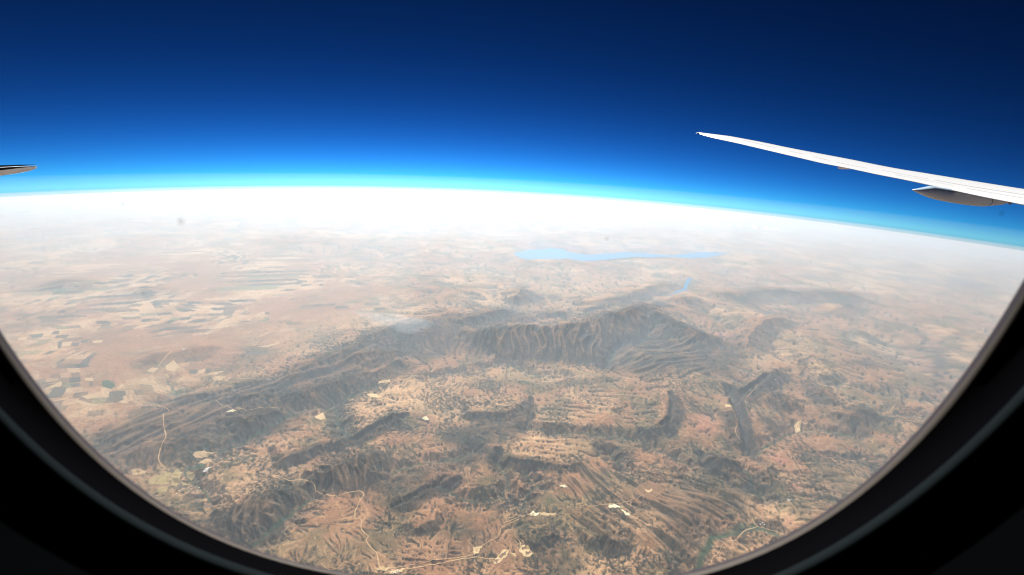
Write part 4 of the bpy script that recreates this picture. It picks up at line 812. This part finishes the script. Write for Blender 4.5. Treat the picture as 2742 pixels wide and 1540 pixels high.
def strip(name, idx, mat, which, parent, lift=0.0):
    vv = [(p[0], p[1], p[2]+lift) for s in secs for p in [s[which][i] for i in idx]]
    m = len(idx); ff = []
    for a in range(len(secs)-1):
        for b in range(m-1):
            f = (a*m+b, a*m+b+1, (a+1)*m+b+1, (a+1)*m+b)
            ff.append(f[::-1] if which == 0 else f)
    return mesh_obj(name, vv, ff, mat, parent, True)
wing_v, wing_f = [], []
ring_n = 2*nU-1
for s in secs:
    wing_v += s[0]+s[1][::-1][1:]
for a in range(len(secs)-1):
    for b in range(ring_n):
        b2 = (b+1) % ring_n
        wing_f.append((a*ring_n+b2, a*ring_n+b, (a+1)*ring_n+b, (a+1)*ring_n+b2))
wing_f.append(tuple(range(ring_n))); wing_f.append(tuple(range((len(secs)-1)*ring_n, len(secs)*ring_n))[::-1])
wing = mesh_obj('wing', wing_v, wing_f, M_white, plane, True)
wing.data.set_sharp_from_angle(angle=rad(35))
wing['label'] = 'slender white upswept wing, sunlit on top'
strip('leading_edge', [9, 10, 11, 12], M_slat, 0, wing, 0.006)
def on_wing(y, u, lift=0.01):
    up_, _ = section(y)
    xs = [p[0] for p in up_]; zs = [p[2] for p in up_]
    x = xs[0]+u*(xs[-1]-xs[0])
    return (x, y, float(np.interp(x, xs, zs))+lift)
def seam(pts, w):
    vv, ff = [], []
    for (y, u) in pts:
        c = chord(y)
        vv += [on_wing(y, u-w*0.3/c), on_wing(y, u+w*0.3/c)]
    for i in range(len(pts)-1): ff.append((2*i, 2*i+1, 2*i+3, 2*i+2))
    return mesh_obj('panel_seam', vv, ff, M_seam, wing)
for (y0, y1, u0, u1, w) in ((15.2, 18.3, .30, .30, .05), (18.5, 20.0, .30, .31, .035), (20.4, 21.6, .26, .27, .035), (21.9, 22.6, .27, .27, .03), (23.2, 23.9, .33, .33, .03), (24.6, 26.4, .36, .40, .025), (14.6, 17.0, .16, .17, .03), (17.4, 19.2, .18, .19, .025), (12.0, 15.0, .30, .30, .05)):
    n = 9
    seam([(y0+(y1-y0)*q/n, u0+(u1-u0)*q/n) for q in range(n+1)], w)
# tip light
tx, ty, tz = secs[0][0][0]
mesh_obj('tip_light', [(tx-.04, ty-.2, tz-.01), (tx+.10, ty-.2, tz-.01), (tx+.10, ty+.02, tz-.01), (tx-.04, ty+.02, tz-.01), (tx-.02, ty-.17, tz+.05), (tx+.08, ty-.17, tz+.05), (tx+.08, ty, tz+.05), (tx-.02, ty, tz+.05)],
         [(3, 2, 1, 0), (4, 5, 6, 7), (0, 1, 5, 4), (1, 2, 6, 5), (2, 3, 7, 6), (3, 0, 4, 7)], M_grey, wing)

def loft(name, rows, mat, parent, closed_ends=True):
    m = len(rows[0]); vv = [p for r_ in rows for p in r_]; ff = []
    for a in range(len(rows)-1):
        for b in range(m):
            b2 = (b+1) % m
            ff.append((a*m+b, a*m+b2, (a+1)*m+b2, (a+1)*m+b))
    if closed_ends:
        ff.append(tuple(range(m))[::-1]); ff.append(tuple(range((len(rows)-1)*m, len(rows)*m)))
    return mesh_obj(name, vv, ff, mat, parent, True)
# canoe-shaped flap track fairing under the trailing edge, pointed end aft
YF = 17.0
FB = [(0.7559,-0.0935),(0.7620,-0.0960),(0.7780,-0.1015),(0.7955,-0.1069),(0.8160,-0.1103),(0.8367,-0.1128),(0.8640,-0.1154),(0.8906,-0.1163),(0.9203,-0.1112),(0.9442,-0.1043),(0.9700,-0.099)]
FT = [(0.7559,-0.0915),(0.7620,-0.0903),(0.7780,-0.0862),(0.7882,-0.0834),(0.8178,-0.0860),(0.8500,-0.0900),(0.9,-0.0965),(0.9700,-0.098)]
def canoe(m0, m1, n):
    rows = []
    for q in range(n+1):
        m = m0+(m1-m0)*q/n
        zb = YF*float(np.interp(m, [p[0] for p in FB], [p[1] for p in FB])); zt = YF*float(np.interp(m, [p[0] for p in FT], [p[1] for p in FT]))
        hw = 0.30*min(1.0, ((m-0.752)/0.05)**0.6)*min(1.0, ((0.978-m)/0.05)**0.5)
        row = []
        for k in range(20):
            a = 2*math.pi*k/20
            ca, sa = math.cos(a), math.sin(a)
            row.append((YF*m, YF+hw*math.copysign(abs(ca)**0.75, ca), (zt+zb)/2+(zt-zb)/2*math.copysign(abs(sa)**0.8, sa)))
        rows.append(row)
    return rows
fair = loft('flap_fairing', canoe(0.7559, 0.968, 40), M_grey, wing)
tail_cone = None
# seam ring and drain dot on the fairing
rows = canoe(0.8955, 0.8968, 1)
cen = [np.mean(np.array(r_), 0) for r_ in rows]
loft('fairing_seam', [[tuple(c+(np.array(p)-c)*1.012) for p in r_] for r_, c in zip(rows, cen)], M_seam, wing, False)
zc_ = YF*-0.1050
mesh_obj('drain_mark', [(YF*0.930+0.06*math.cos(2*math.pi*k/12), YF-0.30, zc_+0.06*math.sin(2*math.pi*k/12)) for k in range(12)]+[(YF*0.930, YF-0.315, zc_)], [((k+1) % 12, k, 12) for k in range(12)], M_seam, wing)
# small actuator horn behind the outboard trailing edge
ya = 21.0
x0, z0 = ya*0.6037, ya*-0.0591; x1, z1 = ya*0.635, ya*-0.0570
loft('actuator_fairing', [[(x0+(x1-x0)*t, ya+0.09*w*math.cos(2*math.pi*k/10), z0+(z1-z0)*t+0.055*w*math.sin(2*math.pi*k/10)) for k in range(10)] for t, w in ((0, .35), (.12, .8), (.4, 1.0), (.8, 1.0), (1.0, .8))], M_white, wing)

# tailplane tip, aft (left), underside towards the window
YS = 8.2
def tp(m, z, dy): return ((YS+dy)*m, YS+dy, (YS+dy)*z)
le = [(-0.9308,-0.1348,0),(-0.9470,-0.1358,-.55),(-0.9634,-0.1369,-1.1),(-1.0046,-0.1410,-2.4),(-1.12,-0.150,-4.2)]
teg = [(-0.9339,-0.1393,.05),(-0.9494,-0.1450,.05),(-0.9771,-0.1514,-.2),(-1.0090,-0.1576,-.6),(-1.12,-0.178,-1.6)]
tail_rows = []
for (a, b) in zip(le, teg):
    A, B = np.array(tp(*a)), np.array(tp(*b))
    ch = B-A; n_ = np.array([0, -0.25, 1.0]); n_ /= np.linalg.norm(n_)
    L_ = np.linalg.norm(ch); row = []
    us = [0, .03, .1, .25, .45, .7, .9, 1.0]
    for u in us: row.append(tuple(A+ch*u+n_*0.004*L_*math.sqrt(u)*(1-u)*1.5))
    for u in us[::-1][1:-1]: row.append(tuple(A+ch*u-n_*0.03*L_*math.sqrt(u)*(1-u)*1.5))
    tail_rows.append(row)
tail = loft('tailplane', tail_rows, M_tail, plane)
tail['label'] = 'grey tailplane tip with dark upper edge and bright lower edge'
def tail_strip(name, us, mat, off):
    rows = []
    for (a, b) in zip(le, teg):
        A, B = np.array(tp(*a)), np.array(tp(*b)); ch = B-A; L_ = np.linalg.norm(ch)
        n_ = np.array([0, -0.25, 1.0]); n_ /= np.linalg.norm(n_)
        rows.append([tuple(A+ch*u-n_*(0.03*L_*math.sqrt(max(u, 0))*(1-u)*1.5+off)) for u in us])
    m = len(us); vv = [p for r_ in rows for p in r_]
    ff = [(a*m+b, a*m+b+1, (a+1)*m+b+1, (a+1)*m+b) for a in range(len(rows)-1) for b in range(m-1)]
    return mesh_obj(name, vv, ff, mat, tail, True)
tail_strip('dark_leading_edge', [-0.01, .02, .05], M_boot, 0.006)
tail_strip('upper_dark_edge', [-0.01, .02, .05], M_boot, -0.02)
tail_strip('bright_trailing_edge', [.72, .8, .9, 1.0], M_white, -0.02)
tail_strip('elevator_edge', [.74, .82, .9, 1.0], M_white, 0.006)

# ---- the cabin window
D0 = 0.123
def super_outline(xc, zc, a, n, tilt, asp, count=160, grow=0.0):
    out = []
    for k in range(count):
        t = 2*math.pi*k/count
        c, s = math.cos(t), math.sin(t)
        x = (a+grow)*math.copysign(abs(c)**(2/n), c); z = (a*asp+grow)*math.copysign(abs(s)**(2/n), s)
        out.append((xc+x*math.cos(tilt)-z*math.sin(tilt), zc+x*math.sin(tilt)+z*math.cos(tilt)))
    return out
OP = (-0.073, 0.462, 1.136, 2.824, 0.016, 1.4)
GL = (0.031, 0.635, 1.337, 2.608, -0.138, 1.4)
def ring_at(par, y, grow=0.0):
    return [(x*y, y, z*y) for x, z in super_outline(*par, grow=grow)]
def between(f, y):
    a, b = super_outline(*OP), super_outline(*GL)
    return [((p[0]*(1-f)+q[0]*f)*y, y, (p[1]*(1-f)+q[1]*f)*y) for p, q in zip(a, b)]
M_gasket = material('window_gasket', (0.085, 0.072, 0.060), 0.6, spec=0.1, noise=(30, 0.15))
M_gasket2 = material('gasket_inner', (0.036, 0.030, 0.036), 0.7, spec=0.1, noise=(30, 0.15))
M_black = material('shaded_frame', (0.002, 0.002, 0.0025), 0.8, spec=0.0)  # dimness of the window frame is put into this near-black colour
M_bezel = material('shaded_bezel', (0.0012, 0.0014, 0.0016), 0.6, spec=0.0, bump=(400, 0.1))  # unlit look of the bezel is in its base colour
M_glint = material('bezel_glint', (0.009, 0.012, 0.013), 0.6, spec=0.0)  # paler than the bezel: the glint on its edge is painted in
cabin = None
def ring_mesh(name, rows, mat, parent):
    m = len(rows[0]); vv = [p for r_ in rows for p in r_]
    ff = [(a*m+b, a*m+(b+1) % m, (a+1)*m+(b+1) % m, (a+1)*m+b) for a in range(len(rows)-1) for b in range(m)]
    return mesh_obj(name, vv, ff, mat, parent, True)
# wall panel: from the bezel out to a light-tight cabin lining
outer = ring_at(GL, 0.062, 0.75)
n = len(outer); vv = list(outer)
W_, Hh, back = 1.1, 1.0, -2.4
def rect(y):
    out = []
    for k in range(n):
        t = 2*math.pi*k/n; c, s = math.cos(t), math.sin(t); q = max(abs(c), abs(s))
        out.append((c/q*W_, y, s/q*Hh))
    return out
vv += rect(0.062)+rect(back)
ff = [(k*n+b, k*n+(b+1) % n, (k+1)*n+(b+1) % n, (k+1)*n+b) for k in range(2) for b in range(n)]
ff.append(tuple(range(2*n, 3*n)))
M_panel = material('cabin_lining', (0.0015, 0.0016, 0.002), 0.7, spec=0.0, bump=(300, 0.1))  # lining colour darkened to hold the gloom of the cabin
cabin = mesh_obj('cabin_wall', vv, ff, M_panel, plane)
frame = ring_mesh('window_frame', [between(0.22, 0.1185), between(0.45, 0.116), between(0.92, 0.108), ring_at(GL, 0.106, -0.01)], M_black, plane)
ring_mesh('outer_gasket', [ring_at(OP, 0.1265), ring_at(OP, 0.1225), between(0.09, 0.1205)], M_gasket2, frame)
ring_mesh('inner_gasket', [between(0.09, 0.1205), between(0.13, 0.1196), between(0.20, 0.1187), between(0.22, 0.1185)], M_gasket, frame)
bead_rows = []
for q in range(9):
    a = math.pi*q/8
    bead_rows.append(ring_at(GL, 0.106-0.006*math.sin(a), -0.01+0.10*(1-math.cos(a))/2))
ring_mesh('bezel_glint', bead_rows, M_glint, frame)
ring_mesh('bezel', [ring_at(GL, 0.106, 0.09), ring_at(GL, 0.1, 0.14), ring_at(GL, 0.088, 0.24), ring_at(GL, 0.080, 0.36), ring_at(GL, 0.074, 0.44), ring_at(GL, 0.068, 0.60), ring_at(GL, 0.062, 0.75)], M_bezel, frame)
# pane: thin clear acrylic
gm = bpy.data.materials.new('acrylic_pane'); gm.use_nodes = True
gn, gl_ = gm.node_tree.nodes, gm.node_tree.links
gn.clear()
g_out = gn.new('ShaderNodeOutputMaterial'); g_mix = gn.new('ShaderNodeMixShader'); g_tr = gn.new('ShaderNodeBsdfTransparent'); g_gl = gn.new('ShaderNodeBsdfGlossy'); g_fr = gn.new('ShaderNodeFresnel')
g_fr.inputs['IOR'].default_value = 1.2; g_gl.inputs['Roughness'].default_value = 0.02; g_tr.inputs['Color'].default_value = (0.995, 0.998, 1, 1)
gl_.new(g_fr.outputs[0], g_mix.inputs[0]); gl_.new(g_tr.outputs[0], g_mix.inputs[1]); gl_.new(g_gl.outputs[0], g_mix.inputs[2]); gl_.new(g_mix.outputs[0], g_out.inputs['Surface'])
oa = ring_at(OP, 0.1266, 0.01); ob = [(p[0], 0.1296, p[2]) for p in oa]
n = len(oa)
pane = mesh_obj('window_pane', oa+ob, [tuple(range(n))[::-1], tuple(range(n, 2*n))]+[(k, (k+1) % n, n+(k+1) % n, n+k) for k in range(n)], gm, frame)
dm = bpy.data.materials.new('dust_speck'); dm.use_nodes = True
dn, dl = dm.node_tree.nodes, dm.node_tree.links
dp = dn['Principled BSDF']; dp.inputs['Base Color'].default_value = (0.25, 0.27, 0.27, 1); dp.inputs['Alpha'].default_value = 0.2; dp.inputs['Roughness'].default_value = 0.9
for (sx, sz, r_) in ((-0.6661, -0.2294, 0.0009), (-0.7764, -0.2009, 0.0004), (0.9371, -0.1275, 0.0007), (0.1833, -0.2192, 0.0004)):
    yy = 0.1262
    vv = []; ff = []
    for q in range(4):
        for k in range(12):
            rr_ = r_*(1-q*0.28)*(1+0.2*math.sin(3*k+sx*40)); vv.append((sx*yy+rr_*math.cos(k*math.pi/6), yy-0.00008*q, sz*yy+rr_*math.sin(k*math.pi/6)))
    for q in range(3):
        for k in range(12): ff.append((q*12+k, q*12+(k+1) % 12, (q+1)*12+(k+1) % 12, (q+1)*12+k))
    ff.append(tuple(range(36, 48)))
    mesh_obj('dust_speck', vv, ff, dm, pane)
